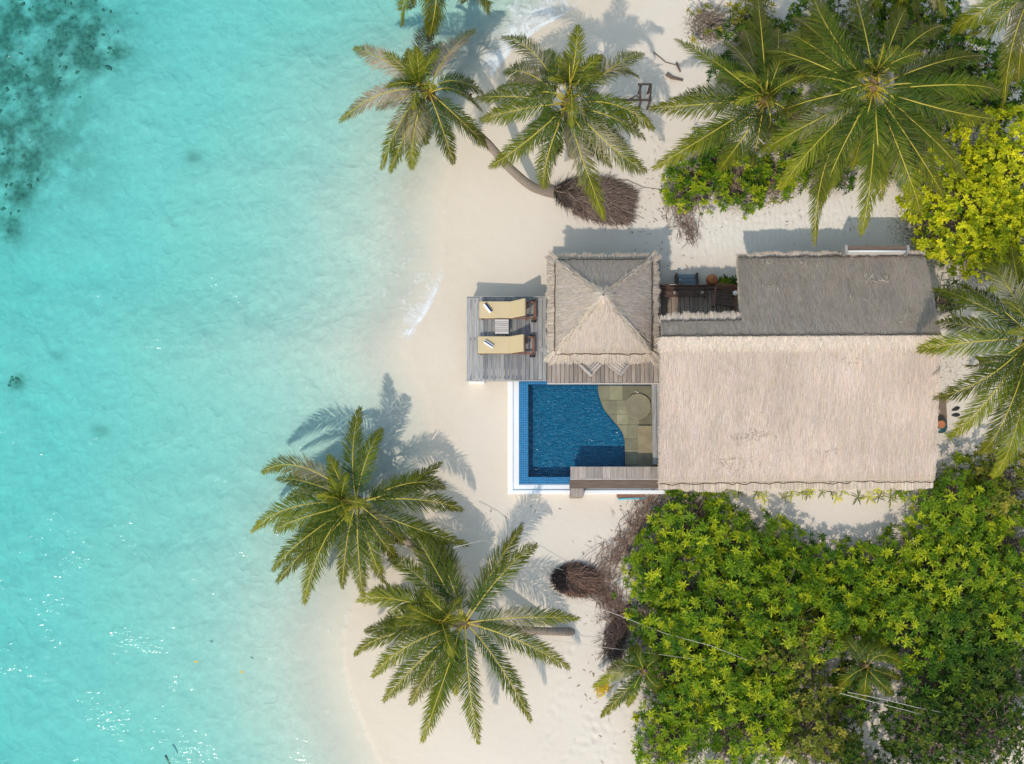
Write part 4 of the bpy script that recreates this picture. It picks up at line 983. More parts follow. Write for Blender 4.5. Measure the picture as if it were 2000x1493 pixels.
palmC = palm('dark green coconut palm left of the biggest palm, spreading over the low bushes', (1500, 260), (1494, 198), 7.2, [
    (1406, 128, 1320, 76), (1462, 126, 1418, 82), (1488, 72, 1479, -8), (1516, 128, 1520, 56), (1374, 204, 1270, 211), (1388, 187, 1310, 192), (1370, 272, 1277, 328), (1428, 250, 1330, 290),
    (1456, 262, 1405, 332), (1505, 235, 1494, 256, Y(y=.4)), (1440, 195, 1400, 215, Y(y=.3)), (1545, 150, 1570, 100), (1540, 220, 1570, 280), (1480, 270, 1470, 320), (1455, 165, 1400, 150), (1500, 140, 1500, 95, Y(y=.5)), (1480, 140, 1455, 60)],
    heart_px=(1496, 190), seed=3, extra=2, FL=4.6)
palmD = palm('biggest coconut palm, its green crown nearest the top between the yellow bushes and sand', (1710, 250), (1705, 178), 8.6, [
    (1692, 74, 1664, -28), (1609, 77, 1552, 35), (1598, 98, 1535, 65), (1566, 114, 1490, 100), (1590, 195, 1506, 226), (1566, 250, 1486, 297), (1590, 285, 1528, 367), (1640, 300, 1604, 403), (1650, 280, 1618, 372),
    (1703, 325, 1683, 455), (1768, 325, 1798, 416), (1789, 294, 1843, 384), (1826, 276, 1888, 348), (1834, 212, 1942, 233), (1872, 166, 1954, 180), (1834, 122, 1925, 110), (1779, 86, 1842, 50), (1745, 70, 1770, 16),
    (1640, 180, 1602, 208, Y(y=.3)), (1665, 190, 1632, 240, Y(y=.3)), (1748, 196, 1764, 246, Y(y=.3)), (1748, 134, 1772, 176, Y(y=.5)), (1670, 140, 1635, 160, Y(y=.5)), (1620, 300, 1592, 474, Y(w=.8, L=5.3)), (1715, 290, 1722, 390),
    (1620, 60, 1590, -10), (1690, 240, 1665, 330), (1780, 230, 1850, 290), (1600, 150, 1540, 160), (1800, 165, 1870, 200)],
    heart_px=(1706, 148), seed=4, extra=2, FL=4.75, r0=0.2)
palmE = palm('coconut palm at the right edge reaching across the end of the villa roof', (2040, 700), (2014, 662), 7.2, [
    (1909, 594, 1822, 563), (1915, 640, 1830, 628), (1880, 670, 1792, 684), (1930, 736, 1827, 777), (1922, 790, 1860, 850), (1965, 812, 1915, 885), (1982, 845, 1940, 928), (1965, 555, 1918, 512),
    (1950, 600, 1880, 555), (1990, 560, 1975, 480), (1950, 700, 1890, 715), (2060, 600, 2120, 560), (2060, 700, 2130, 740), (2010, 780, 2000, 880), (1985, 740, 1950, 800), (2030, 780, 2050, 870)],
    seed=5, FL=4.5)
palmF = palm('coconut palm reaching farthest over the shallow water below the sun deck', (862, 1135), (698, 982), 1.95, [
    (689, 886, 703, 797, Y(vz=0.7, dz=0.0)), (716, 896, 746, 838, Y(vz=0.7, dz=-0.1)), (590, 912, 513, 924), (576, 990, 492, 1038), (590, 1012, 535, 1038), (590, 1056, 532, 1115), (612, 1058, 542, 1136), (632, 1060, 594, 1178),
    (680, 1044, 668, 1148), (699, 1062, 708, 1163), (719, 1060, 749, 1138), (800, 1028, 912, 1064), (818, 976, 903, 997), (800, 944, 869, 954), (780, 955, 860, 904), (748, 1024, 790, 1064), (610, 945, 541, 936), (738, 1045, 774, 1090), (636, 1050, 582, 1094),
    (620, 960, 560, 975), (640, 1000, 590, 1050), (660, 930, 640, 890, Y(y=.5, dz=.2))],
    heart_px=(668, 976), trunk_via=[(800, 1062, 0.9)], seed=6, extra=2, FL=4.2)
palmG = palm('coconut palm leaning low across the beach beside the brown root ball', (1142, 1235), (908, 1216), 2.3, [
    (956, 1126, 1019, 1028, Y(vz=.9, dz=.4)), (984, 1118, 1048, 1065, Y(vz=.9, dz=-.3)), (1020, 1206, 1130, 1209, Y(dz=-.6)), (1014, 1252, 1112, 1306), (980, 1306, 1036, 1407), (918, 1350, 934, 1451), (862, 1342, 825, 1448), (888, 1270, 890, 1357),
    (850, 1290, 802, 1376), (824, 1288, 749, 1369), (800, 1260, 727, 1322), (768, 1238, 693, 1279), (790, 1222, 712, 1232), (780, 1172, 698, 1174), (792, 1168, 727, 1154), (820, 1128, 759, 1091), (838, 1090, 800, 1026), (886, 1120, 858, 1052), (870, 1110, 830, 1040),
    (870, 1300, 845, 1400), (800, 1205, 750, 1215, Y(y=.4)), (850, 1180, 820, 1150, Y(y=.5, dz=.2))],
    heart_px=(864, 1216), trunk_via=[(1105, 1234, 0.08), (1040, 1232, 0.85), (975, 1226, 1.7)], sink=0.6, seed=7, extra=2, FL=4.3)
palmH = palm('coconut palm at the top edge with only a few hanging leaf tips in view', (930, -40), (856, -92), 5.0, [
    (800, -20, 786, 49), (842, -20, 846, 60), (852, 0, 836, 82), (925, -40, 956, 26), (812, -30, 806, 14), (900, -40, 905, 5), (790, -90, 720, -70), (910, -130, 980, -140), (850, -160, 850, -230), (800, -140, 750, -190), (930, -90, 1010, -60)], seed=8)
palmI = palm('coconut palm in the top right corner above the yellow leaved tree', (2060, 20), (2034, -46), 8.4, [
    (1935, 12, 1856, 62), (1985, 60, 1962, 198), (1960, 30, 1900, 66), (2000, 70, 1990, 160), (1960, -30, 1880, -20), (2080, 40, 2120, 130), (2040, -120, 2040, -200), (1970, -110, 1900, -150), (2110, -60, 2200, -60), (2030, 60, 2060, 200)], seed=9, FL=4.6)
palmJ = palm('dark palm crown at the top edge behind the biggest palm', (1760, 0), (1765, -60), 6.0, [
    (1760, -20, 1750, 60), (1720, -20, 1690, 40), (1810, -30, 1850, 30), (1700, -60, 1620, -30), (1780, -20, 1800, 70), (1830, -80, 1900, -80), (1690, -100, 1620, -140), (1765, -130, 1770, -200)], seed=10)
def young_palm(label, px, py, zc, tips, leaf=0.66):
    t = palm(label, (px, py), (px, py), zc, tips, leaf=leaf, FL=1.9, r0=0.08, seed=int(px), zbase=zc)
    t.name = 'young_palm'; t['category'] = 'palm'; t['group'] = 'young palms among the shrubs'
    return t
young_palm('young yellow green palm sprouting from the dark middle of the shrubbery', 1692, 1300, 2.0, [(1664, 1262, 1644, 1236, Y(w=.9)), (1686, 1262, 1712, 1268), (1722, 1280, 1765, 1298), (1716, 1330, 1745, 1358), (1690, 1335, 1690, 1365), (1665, 1318, 1642, 1340), (1704, 1268, 1738, 1260), (1712, 1310, 1758, 1325)])
young_palm('young palm leaning over the sand from the edge of the shrubs', 1258, 1310, 1.4, [(1216, 1312, 1160, 1342, Y(d=.3)), (1222, 1300, 1188, 1312), (1222, 1350, 1175, 1400), (1245, 1280, 1235, 1262), (1240, 1340, 1228, 1380), (1280, 1290, 1300, 1285), (1275, 1335, 1300, 1350)])

# ------------------------------------------------------------------ shrubs and trees
def rosettes(C, N, size, tint, nleaf, lw=0.30, spread=(0.05, 1.15), seed=0, curl=0.35):
    """one whorl of leaves round each point C with axis N"""
    rg = np.random.default_rng(seed); m = len(C); k = nleaf
    N = unit(N); A = unit(np.cross(N, np.array([0.31, 0.77, 0.55])[None])); B = np.cross(N, A)
    th = (np.arange(k)[None] * 2.399 + rg.uniform(0, 6.28, (m, 1)) + rg.normal(0, 0.12, (m, k)))
    el = spread[0] + (spread[1] - spread[0]) * (np.arange(k)[None] / max(k - 1, 1)) ** 1.2 + rg.normal(0, 0.12, (m, k))     # outer leaves flat, inner upright
    L = size[:, None] * (1.0 - 0.42 * np.arange(k)[None] / k) * rg.uniform(0.82, 1.12, (m, k))
    D = (A[:, None] * np.cos(th)[..., None] + B[:, None] * np.sin(th)[..., None]) * np.cos(el)[..., None] + N[:, None] * np.sin(el)[..., None]
    S = unit(np.cross(D, N[:, None] + 0.01)); U = np.cross(S, D)
    w = (L * lw)[..., None]; Lx = L[..., None]; C0 = C[:, None]
    b0 = C0 + D * Lx * 0.05; m1 = C0 + D * Lx * 0.60 + U * Lx * 0.02; t1 = C0 + D * Lx - U * Lx * curl * 0.35
    V = np.stack([b0 - S * w * 0.14, b0 + S * w * 0.14, m1 - S * w * 0.5, m1 + S * w * 0.5, t1 - S * w * 0.24, t1 + S * w * 0.24], 2).reshape(-1, 3)
    b = (np.arange(m * k) * 6)[:, None]
    F = np.concatenate([b + np.array([[0, 1, 3, 2]]), b + np.array([[2, 3, 5, 4]])])
    T = np.repeat(tint, k, 0) * (1 + 0.13 * rg.normal(0, 1, m * k))[:, None]
    return V, F, np.repeat(T.clip(0.005, 0.9), 6, 0)
PAL = {   # dark leaf, common leaf, bright leaf
    'green': ((0.042, 0.108, 0.007), (0.150, 0.245, 0.009), (0.420, 0.450, 0.016)),
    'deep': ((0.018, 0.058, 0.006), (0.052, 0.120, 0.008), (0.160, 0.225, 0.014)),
    'olive': ((0.070, 0.095, 0.014), (0.150, 0.175, 0.018), (0.330, 0.280, 0.040)),
    'yellow': ((0.085, 0.150, 0.006), (0.390, 0.420, 0.008), (0.680, 0.640, 0.018)),
    'dusk': ((0.020, 0.050, 0.008), (0.050, 0.098, 0.010), (0.150, 0.180, 0.018))}  # dark tones; in the lower right corner they paint in the shade
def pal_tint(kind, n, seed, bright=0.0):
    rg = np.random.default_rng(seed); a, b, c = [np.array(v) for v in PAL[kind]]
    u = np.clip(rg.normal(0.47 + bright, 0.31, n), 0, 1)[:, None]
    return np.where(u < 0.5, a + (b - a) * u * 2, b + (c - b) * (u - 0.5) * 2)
NSEED = [100]
SHRUBS = []
def shrub(label, px, py, rpx, h, kind='green', name='leafy_shrub', cat='shrub', group='shrubs around the villa', leaf=0.215, nleaf=13, dens=17.0, lw=0.26, ry=None, z0=0.0, gaps=0.19, trunk=False, inner=0.42, bright=0.0):
    NSEED[0] += 1; sd = NSEED[0]; rg = np.random.default_rng(sd)
    c = at(px, py, h * 0.75); rx = rpx / 50.0; ryy = (ry or rpx) / 50.0
    SHRUBS.append((c[0], c[1], rx, ryy))
    t = thing(name, label, cat, (c[0], c[1], z0), 0, group)
    area = 2 * math.pi * rx * ryy * (0.55 + 0.6 * h / (rx + ryy))
    n = int(area * dens)
    d_ = rg.normal(0, 1, (n, 3)); d_[:, 2] = np.abs(d_[:, 2]) * 1.15; d_ = unit(d_)
    lump = 1 + 0.22 * fbm(d_[:, 0] * 2.3 + sd, d_[:, 1] * 2.3, sd, 2) + 0.10 * fbm(d_[:, 0] * 6 + sd, d_[:, 1] * 6, sd + 3, 2)
    P = d_ * np.array([rx, ryy, h * 0.62]) * (lump * rg.uniform(0.93, 1.05, n))[:, None]
    keep = fbm(P[:, 0] * 1.5 + sd * 3.1, P[:, 1] * 1.5, sd + 9, 2) > -1 + 2 * gaps * 2.3
    P, d2 = P[keep], d_[keep]
    P[:, 2] += h * 0.38
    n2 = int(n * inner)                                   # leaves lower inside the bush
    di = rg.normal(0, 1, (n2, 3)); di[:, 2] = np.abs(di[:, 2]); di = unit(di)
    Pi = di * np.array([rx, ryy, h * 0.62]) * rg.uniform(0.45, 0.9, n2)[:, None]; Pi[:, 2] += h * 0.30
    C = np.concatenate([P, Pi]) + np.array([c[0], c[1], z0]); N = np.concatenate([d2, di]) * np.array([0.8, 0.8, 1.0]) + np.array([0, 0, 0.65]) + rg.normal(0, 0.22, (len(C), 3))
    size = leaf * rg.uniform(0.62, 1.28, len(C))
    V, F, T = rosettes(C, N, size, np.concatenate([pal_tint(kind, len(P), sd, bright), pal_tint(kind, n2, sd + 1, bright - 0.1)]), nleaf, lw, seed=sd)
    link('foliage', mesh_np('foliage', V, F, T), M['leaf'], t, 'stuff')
    base = V3(c[0], c[1], z0)
    if trunk:
        MB().tube([base - V3(0, 0, 0.1), base + V3(0.05, 0.02, h * 0.3), base + V3(0.0, 0.1, h * 0.6)], [0.16, 0.12, 0.07], 8).build('trunk', M['stem'], t, True)
    br = MB(); rr = random.Random(sd)
    idx = rg.choice(len(P), min(len(P), 44), replace=False)
    for i in idx:
        e = P[i] + np.array([c[0], c[1], z0]); s0 = base + V3(rr.gauss(0, 0.12), rr.gauss(0, 0.12), (h * 0.5 if trunk else 0.02))
        mid = s0 * 0.45 + e * 0.55 + V3(rr.gauss(0, 0.12), rr.gauss(0, 0.12), -0.12 * h)
        br.tube([s0, mid, e], [0.024, 0.017, 0.008], 5, False)
    br.build('branches', M['stem'], t, True)
    return t
SH_ = [
    (1365, 1015, 84, 1.7, 'green', 'bright green shrub pressed against the south eave beside the pool wall'),
    (1300, 1105, 78, 1.5, 'green', 'green shrub at the sand edge just inland of the brown creeper tangle'),
    (1455, 1090, 94, 1.8, 'green', 'broad green shrub one row behind the eave shrub, left of the white planting bed'),
    (1290, 1215, 84, 1.6, 'green', 'green shrub right beside the root ball where the upper rope enters'),
    (1405, 1185, 104, 2.1, 'green', 'large green shrub crossed by the upper pale rope'),
    (1560, 1108, 84, 1.5, 'green', 'green shrub shading the white sand below the middle of the planting bed'),
    (1530, 1195, 104, 2.2, 'green', 'large green shrub in the centre of the left half of the shrubbery'),
    (1660, 1138, 86, 1.5, 'green', 'green shrub below the right part of the white planting bed'),
    (1325, 1330, 88, 1.7, 'green', 'green shrub that the young sand-edge palm grows against'),
    (1440, 1310, 98, 2.0, 'green', 'green shrub in the row left of the olive tinted bush'),
    (1565, 1290, 84, 1.9, 'olive', 'olive tinted bush left of the yellow green young palm'),
    (1320, 1440, 84, 1.5, 'green', 'lowest green shrub along the sand edge at the bottom'),
    (1450, 1430, 94, 1.8, 'green', 'green shrub at the bottom edge, second in from the sand'),
    (1596, 1428, 94, 1.8, 'olive', 'brownish olive bush at the bottom edge left of the shaded sand gap'),
    (1762, 1120, 84, 1.6, 'green', 'green shrub closing the right end of the white planting bed'),
    (1880, 985, 96, 2.3, 'green', 'tall green shrub at the corner of the villa under the right edge palm'),
    (1975, 950, 84, 2.3, 'olive', 'olive yellow shrub at the right edge under the palm leaf tips'),
    (1865, 1105, 98, 2.2, 'green', 'large green shrub below the tall corner shrub'),
    (1975, 1075, 92, 2.2, 'green', 'green shrub at the right edge, second below the palm leaf tips'),
    (1780, 1210, 96, 1.9, 'green', 'green shrub just above right of the yellow green young palm'),
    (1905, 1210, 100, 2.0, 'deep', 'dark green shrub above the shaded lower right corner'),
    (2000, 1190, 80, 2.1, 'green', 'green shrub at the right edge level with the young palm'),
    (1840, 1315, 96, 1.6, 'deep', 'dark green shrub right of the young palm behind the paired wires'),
    (1965, 1315, 94, 1.7, 'dusk', 'dusky dark shrub at the right edge in the shaded corner'),  # deep and dusk leaves in this corner carry painted shade
    (1650, 1200, 80, 1.9, 'green', 'green shrub in the middle of the shrubbery above the young palm'),
    (1345, 1260, 70, 1.9, 'green', 'small green shrub between the two pale ropes'),
    (1500, 1370, 66, 1.5, 'green', 'small green shrub between the olive bush and the bottom row'),
    (1672, 1352, 58, 1.1, 'deep', 'low dark shrub just under the paired wires by the young palm'),
]
for px, py, r_, h, k, lab in SH_:
    shrub(lab, px, py, r_, h, k, bright={'green': 0.02}.get(k, 0), **(dict(lw=0.44, nleaf=9, leaf=0.19) if k == 'olive' else {}))
small = dict(leaf=0.15, nleaf=8, dens=26, lw=0.5, group='small leaved trees around the villa', cat='tree', trunk=True)
for px, py, r_, h, k, lab in (
    (1828, 1438, 92, 2.2, 'dusk', 'small leaved dusky tree at the bottom right of the shaded sand gap'),
    (1940, 1430, 100, 2.3, 'dusk', 'small leaved dusky tree in the bottom right corner'),
    (1712, 1535, 78, 3.3, 'dusk', 'small leaved dusky tree cut by the bottom edge below the shaded sand gap')):  # mostly out of frame, moved and made taller to shade the sand gap
    shrub(lab, px, py, r_, h, k, name='small_leaved_tree', **small)
yel = dict(leaf=0.17, nleaf=9, dens=24, lw=0.42, group='yellow leaved trees by the villa', cat='tree', trunk=True, gaps=0.11, inner=0.5)
for px, py, r_, h, k, lab in (
    (1895, 400, 118, 4.2, 'yellow', 'yellow green tree overhanging the far corner of the villa'),
    (1985, 300, 112, 4.4, 'yellow', 'bright yellow tree at the right edge below the corner palm'),
    (1985, 450, 96, 4.2, 'yellow', 'yellow green tree at the right edge above the right edge palm')):
    shrub(lab, px, py, r_, h, k, name='yellow_leaved_tree', **yel)
dk = dict(leaf=0.16, nleaf=9, dens=22, lw=0.45, group='dark trees behind the big palm', cat='tree', trunk=True)
for px, py, r_, h, k, lab in (
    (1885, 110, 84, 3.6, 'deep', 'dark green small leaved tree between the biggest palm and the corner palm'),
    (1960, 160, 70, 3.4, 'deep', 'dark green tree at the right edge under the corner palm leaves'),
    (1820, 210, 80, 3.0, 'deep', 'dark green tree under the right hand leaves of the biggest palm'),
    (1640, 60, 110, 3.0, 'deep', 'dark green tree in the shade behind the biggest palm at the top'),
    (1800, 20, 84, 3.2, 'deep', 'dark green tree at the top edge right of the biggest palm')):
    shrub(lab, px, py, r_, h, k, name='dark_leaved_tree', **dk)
for px, py, r_, h, k, lab in (
    (1360, 352, 62, 0.9, 'green', 'low green bush at the sand edge under the dark palm, left end'),
    (1440, 350, 66, 1.0, 'green', 'low green bush under the dark palm, middle of the three'),
    (1520, 340, 60, 1.0, 'green', 'low green bush between the dark palm and the biggest palm'),
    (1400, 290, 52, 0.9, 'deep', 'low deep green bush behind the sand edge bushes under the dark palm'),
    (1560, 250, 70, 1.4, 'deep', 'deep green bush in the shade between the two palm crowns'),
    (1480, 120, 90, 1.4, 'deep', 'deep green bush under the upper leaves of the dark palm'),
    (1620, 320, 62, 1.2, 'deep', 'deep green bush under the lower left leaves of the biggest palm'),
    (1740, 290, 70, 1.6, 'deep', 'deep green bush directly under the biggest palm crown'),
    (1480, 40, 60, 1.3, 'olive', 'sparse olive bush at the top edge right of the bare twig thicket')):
    shrub(lab, px, py, r_, h, k, bright=0.03 if k == 'green' else 0)
# a twiggy, nearly leafless bush at the top
t = shrub('twiggy half bare bush with yellow green leaf tufts at the top edge of the sand', 1392, 30, 62, 1.2, 'olive', dens=2.6, inner=0.2, bright=0.25)
t.name = 'twiggy_bush'
def twigs(parent, c, rx, ry, h, n, seed, mat=None):
    rr = random.Random(seed); mb = MB()
    for i in range(n):
        a = rr.uniform(0, 6.28); r1 = rr.random() ** 0.5
        p = c + V3(rr.uniform(-rx, rx), rr.uniform(-ry, ry), rr.uniform(0.02, h * 0.6)); L = rr.uniform(0.3, 0.8)
        d1 = V3(math.cos(a), math.sin(a), rr.uniform(-0.1, 0.5)); a += rr.gauss(0, 0.5); d2 = V3(math.cos(a), math.sin(a), rr.uniform(-0.3, 0.5))
        mb.tube([p, p + d1 * L * 0.5, p + d1 * L * 0.5 + d2 * L * 0.5], [0.012, 0.009, 0.004], 4, False)
    mb.build('twigs', mat or M['stem'], parent, False, kind='stuff')
twigs(t, at(1400, 45, 0.3), 1.5, 1.2, 1.0, 170, 3)
# a thin dark sapling beside the end of the villa roof
t = shrub('thin dark long leaved sapling on the sand beside the villa roof end', 1862, 580, 34, 1.4, 'dusk', name='thin_sapling', cat='plant', group=None, dens=7, inner=0.4, leaf=0.30, nleaf=7, lw=0.18)

# ---- small plants, one by one
def plant(label, px, py, size, kind, n=9, name='spiky_plant', group='small plants in the white sand bed', lw=0.14, whorls=1, bright=0.1, z=0.0):
    NSEED[0] += 1; rg = np.random.default_rng(NSEED[0]); p = at(px, py, 0.1)
    C = np.array([[p[0], p[1], z + 0.05]]) + np.concatenate([[[0, 0, 0]], rg.normal(0, 0.10, (whorls - 1, 3)) * np.array([1, 1, 0.5])]) + np.array([0, 0, 0.03])
    C[:, 2] = np.maximum(C[:, 2], z + 0.05)
    V, F, T = rosettes(C, np.tile([[0.05, -0.05, 1.0]], (whorls, 1)), np.full(whorls, size), pal_tint(kind, whorls, NSEED[0], bright), n, lw, (0.15, 1.1), NSEED[0])
    t = thing(name, label, 'plant', (p[0], p[1], z), 0, group)
    link('leaves', mesh_np('leaves', V, F, T), M['leaf'], t)
    MB().tube([(p[0], p[1], z - 0.03), (p[0], p[1], z + 0.08)], 0.02, 6).build('stem', M['stem'], t, True)
bed = [(1443, 962), (1478, 963), (1490, 971), (1533, 972), (1546, 963), (1568, 962), (1578, 966), (1584, 960), (1606, 962), (1624, 961), (1634, 974), (1646, 960), (1676, 972), (1698, 972), (1708, 958), (1717, 972), (1728, 957), (1740, 972), (1751, 961)]
ordn = ['first', 'second', 'third', 'fourth', 'fifth', 'sixth', 'seventh', 'eighth', 'ninth', 'tenth', 'eleventh', 'twelfth', 'thirteenth', 'fourteenth', 'fifteenth', 'sixteenth', 'seventeenth', 'eighteenth', 'nineteenth']
for i, (x_, y_) in enumerate(bed):
    plant(f'spiky yellow green plant under the south eave, {ordn[i]} from the pool end of the bed', x_, y_, random.uniform(0.28, 0.42), 'yellow' if i % 3 else 'olive', 10, bright=-0.1)
for x_, y_, lab in ((1482, 391, 'left of three'), (1511, 393, 'middle of three'), (1536, 388, 'right of three')):
    plant(f'spiky yellow green seedling on bare sand below the low bushes, {lab}', x_, y_, 0.30, 'olive', 9, group='seedlings below the low bushes', bright=0.2)
plant('green leafy potted clump left at the patio corner by the jar', 1416, 552, 0.26, 'green', 10, 'patio_plant', 'plants at the patio corner', 0.3, 5)
plant('green leafy clump right at the patio corner against the roof edge', 1437, 551, 0.24, 'deep', 10, 'patio_plant', 'plants at the patio corner', 0.3, 4)
plant('small bright green weed on the sand near the teal planter', 1852, 853, 0.22, 'green', 9, 'weed', None, 0.2, 2)
plant('lone yellow green sprig on open sand left of the sand edge shrubs', 1243, 1403, 0.22, 'yellow', 9, 'weed', None, 0.3, 2, -0.1)

# leaf litter and humus gather on the sand beneath the shrubs and trees
litter = 0.45 * gauss(GX, GY, 1330, 410, 30, 60) + 0.42 * gauss(GX, GY, 1860, 860, 40, 50) + 0.38 * gauss(GX, GY, 1856, 720, 40, 70) + 0.4 * gauss(GX, GY, 1890, 570, 60, 40) + 0.35 * gauss(GX, GY, 1270, 1010, 30, 60)
for sx, sy, rx_, ry_ in SHRUBS:
    litter = np.maximum(litter, np.clip(1.18 - np.sqrt(((GX - sx) / (rx_ * 0.98)) ** 2 + ((GY - sy) / (ry_ * 0.98)) ** 2), 0, 1) * 1.3)
fattr(GROUND_ME, 'litter', np.clip(litter, 0, 1))

# ------------------------------------------------------------------ root masses, creepers, driftwood, ropes
rg = np.random.default_rng(4)
def fibre_fan(P, D, W, tint, name, parent):
    return straws(name, P, D, W, tint, M['root'], parent)
def root_tint(n, base=(0.13, 0.085, 0.062), v=0.4):
    return (np.array(base)[None] * (1 + v * RNG.normal(0, 1, n).clip(-1.6, 2.2))[:, None]).clip(0.01, 0.5)
def mound(c, rx, ry, h, rot, n, L, base, seed, away):
    """heap of fibrous roots: foot points on a dome, fibres trailing away from a point"""
    rg = np.random.default_rng(seed); a = rg.uniform(0, 6.28, n); r_ = np.sqrt(rg.random(n))
    lx, ly = rx * r_ * np.cos(a), ry * r_ * np.sin(a)
    P = np.stack([c[0] + lx * math.cos(rot) - ly * math.sin(rot), c[1] + lx * math.sin(rot) + ly * math.cos(rot), c[2] + h * (1 - r_ ** 2) + 0.03], 1)
    D = (P - away) * np.array([1, 1, 0]); D = unit(D) + rg.normal(0, 0.28, (n, 3)); D[:, 2] = -0.35 * r_ + rg.normal(0, 0.22, n)
    return P, unit(D) * rg.uniform(*L, n)[:, None], rg.uniform(0.010, 0.024, n), root_tint(n, base)
# fan of roots at the foot of the leaning palm
apx, end = at(1082, 373, 0.0), at(1236, 405, 0.0)
axis_ = unit(end - apx); perp = V3(-axis_[1], axis_[0], 0); LEN = np.linalg.norm(end - apx)
def fan_w(s_): return 0.10 + 0.78 * np.sin(np.clip(s_, 0, 1) ** 0.85 * math.pi * 0.78) ** 0.9
rg = np.random.default_rng(5); n = 3600
s_ = rg.random(n) ** 0.75; v_ = rg.uniform(-1, 1, n)
hgt = 0.50 * np.sin(np.clip(s_ * 0.86 + 0.12, 0, 1) * math.pi) * (1 - v_ ** 2) ** 0.7
P = apx[None] + axis_[None] * (s_ * LEN * 0.97)[:, None] + perp[None] * (v_ * fan_w(s_))[:, None]; P[:, 2] = hgt + 0.04
D = unit((P - apx) * V3(1, 1, 0)) + rg.normal(0, 0.30, (n, 3)); D[:, 2] = -0.2 + rg.normal(0, 0.18, n)
D = unit(D) * rg.uniform(0.12, 0.46, n)[:, None]
dark = np.clip(1.25 - s_ * 2.6 + rg.normal(0, 0.2, n), 0, 1)[:, None]
T = root_tint(n, (0.19, 0.135, 0.112)) * (1 - dark) + root_tint(n, (0.045, 0.036, 0.032)) * dark
fibre_fan(P, D, rg.uniform(0.009, 0.022, n), T, 'root_fan', palmA)
k_ = rg.choice(n, 260, replace=False); Dk = unit(D[k_] * V3(1, 1, 0.3) + rg.normal(0, 0.12, (260, 3))) * rg.uniform(0.25, 0.55, 260)[:, None]
Pk = P[k_] + V3(0, 0, 0.03); Dk[:, 2] = np.maximum(Dk[:, 2], 0.02 - Pk[:, 2] * 0.9)
fibre_fan(Pk, Dk, rg.uniform(0.010, 0.022, 260), root_tint(260, (0.22, 0.16, 0.13)), 'thick_roots', palmA)
SS, VV = np.meshgrid(np.linspace(0, 1, 20), np.linspace(-1, 1, 13)); SS, VV = SS.ravel(), VV.ravel()
Pm = apx[None] + axis_[None] * (SS * LEN * 0.80)[:, None] + perp[None] * (VV * fan_w(SS) * 0.74)[:, None]
Pm[:, 2] = 0.44 * np.sin(np.clip(SS * 0.86 + 0.12, 0, 1) * math.pi) * (1 - VV ** 2) ** 0.7 - 0.05
I = np.arange(260).reshape(13, 20)
link('root_mound', mesh_np('root_mound', Pm, np.stack([I[:-1, :-1], I[:-1, 1:], I[1:, 1:], I[1:, :-1]], -1).reshape(-1, 4), smooth=True), M['sheath'], palmA)
# separate root ball by the shrubs
c = at(1122, 1132, 0)
rb_ = thing('root_ball', 'dark brown tangled root ball on the sand by the lower leaning palm', 'root ball', (c[0], c[1], 0))
mb = MB().lathe([(0.50, -0.08), (0.46, 0.10), (0.34, 0.30), (0.16, 0.44), (0.03, 0.48)], 20, (c[0], c[1], 0)); mb.v = [(c[0] + (v[0] - c[0]) * 1.2, c[1] + (v[1] - c[1]) * 0.8, v[2]) for v in mb.v]
mb.build('core', M['sheath'], rb_, True)
parts = [mound(c + V3(0.06, 0, 0.03), 0.86, 0.60, 0.55, R(-10), 1500, (0.12, 0.34), (0.16, 0.095, 0.07), 8, c + V3(-0.9, 0.3, 0)), mound(c + V3(-0.42, -0.02, 0.12), 0.42, 0.42, 0.36, 0.2, 650, (0.1, 0.25), (0.04, 0.03, 0.028), 9, c + V3(-0.2, 0, 0))]
P, D, W, T = [np.concatenate(v) for v in zip(*parts)]
fibre_fan(P, D, W, T, 'fibres', rb_)
# dry creeper trailing from the pool corner past the root ball and along the shrubs
def creeper(path, width, n, seed, base, L=(0.15, 0.5)):
    rg = np.random.default_rng(seed); pts = np.array([at(a, b, 0.03) for a, b in path]); s = np.concatenate([[0], np.cumsum(np.linalg.norm(np.diff(pts, axis=0), axis=1))])
    q = rg.random(n) * s[-1]; P = np.stack([np.interp(q, s, pts[:, k]) for k in range(3)], 1)
    wv = np.interp(q, s, np.array(width) / 50.0)
    P[:, 0] += rg.normal(0, 0.5, n) * wv; P[:, 1] += rg.normal(0, 0.5, n) * wv; P[:, 2] = 0.03 + rg.random(n) ** 2 * 0.22
    T = np.stack([np.interp(np.clip(q + 0.2, 0, s[-1]), s, pts[:, k]) - np.interp(np.clip(q - 0.2, 0, s[-1]), s, pts[:, k]) for k in range(3)], 1)
    D = unit(unit(T) * rg.choice([-1, 1], n)[:, None] + rg.normal(0, 0.75, (n, 3)) * np.array([1, 1, 0.25])) * rg.uniform(*L, n)[:, None]
    return P, D, rg.uniform(0.009, 0.02, n), root_tint(n, base)
parts = [creeper([(1290, 965), (1262, 990), (1245, 1025), (1215, 1070), (1185, 1110), (1160, 1140)], [34, 34, 24, 26, 34, 24], 1150, 21, (0.19, 0.125, 0.095)),
         creeper([(1160, 1140), (1190, 1165), (1205, 1190), (1212, 1210)], [18, 26, 32, 32], 700, 22, (0.17, 0.105, 0.08)),
         creeper([(1215, 1205), (1208, 1235), (1196, 1258), (1205, 1280)], [22, 22, 20, 16], 1000, 23, (0.085, 0.06, 0.052), (0.25, 0.55)),
         creeper([(1300, 990), (1270, 1060), (1245, 1130)], [44, 40, 36], 260, 24, (0.22, 0.17, 0.15), (0.12, 0.4))]
P, D, W, T = [np.concatenate(v) for v in zip(*parts)]
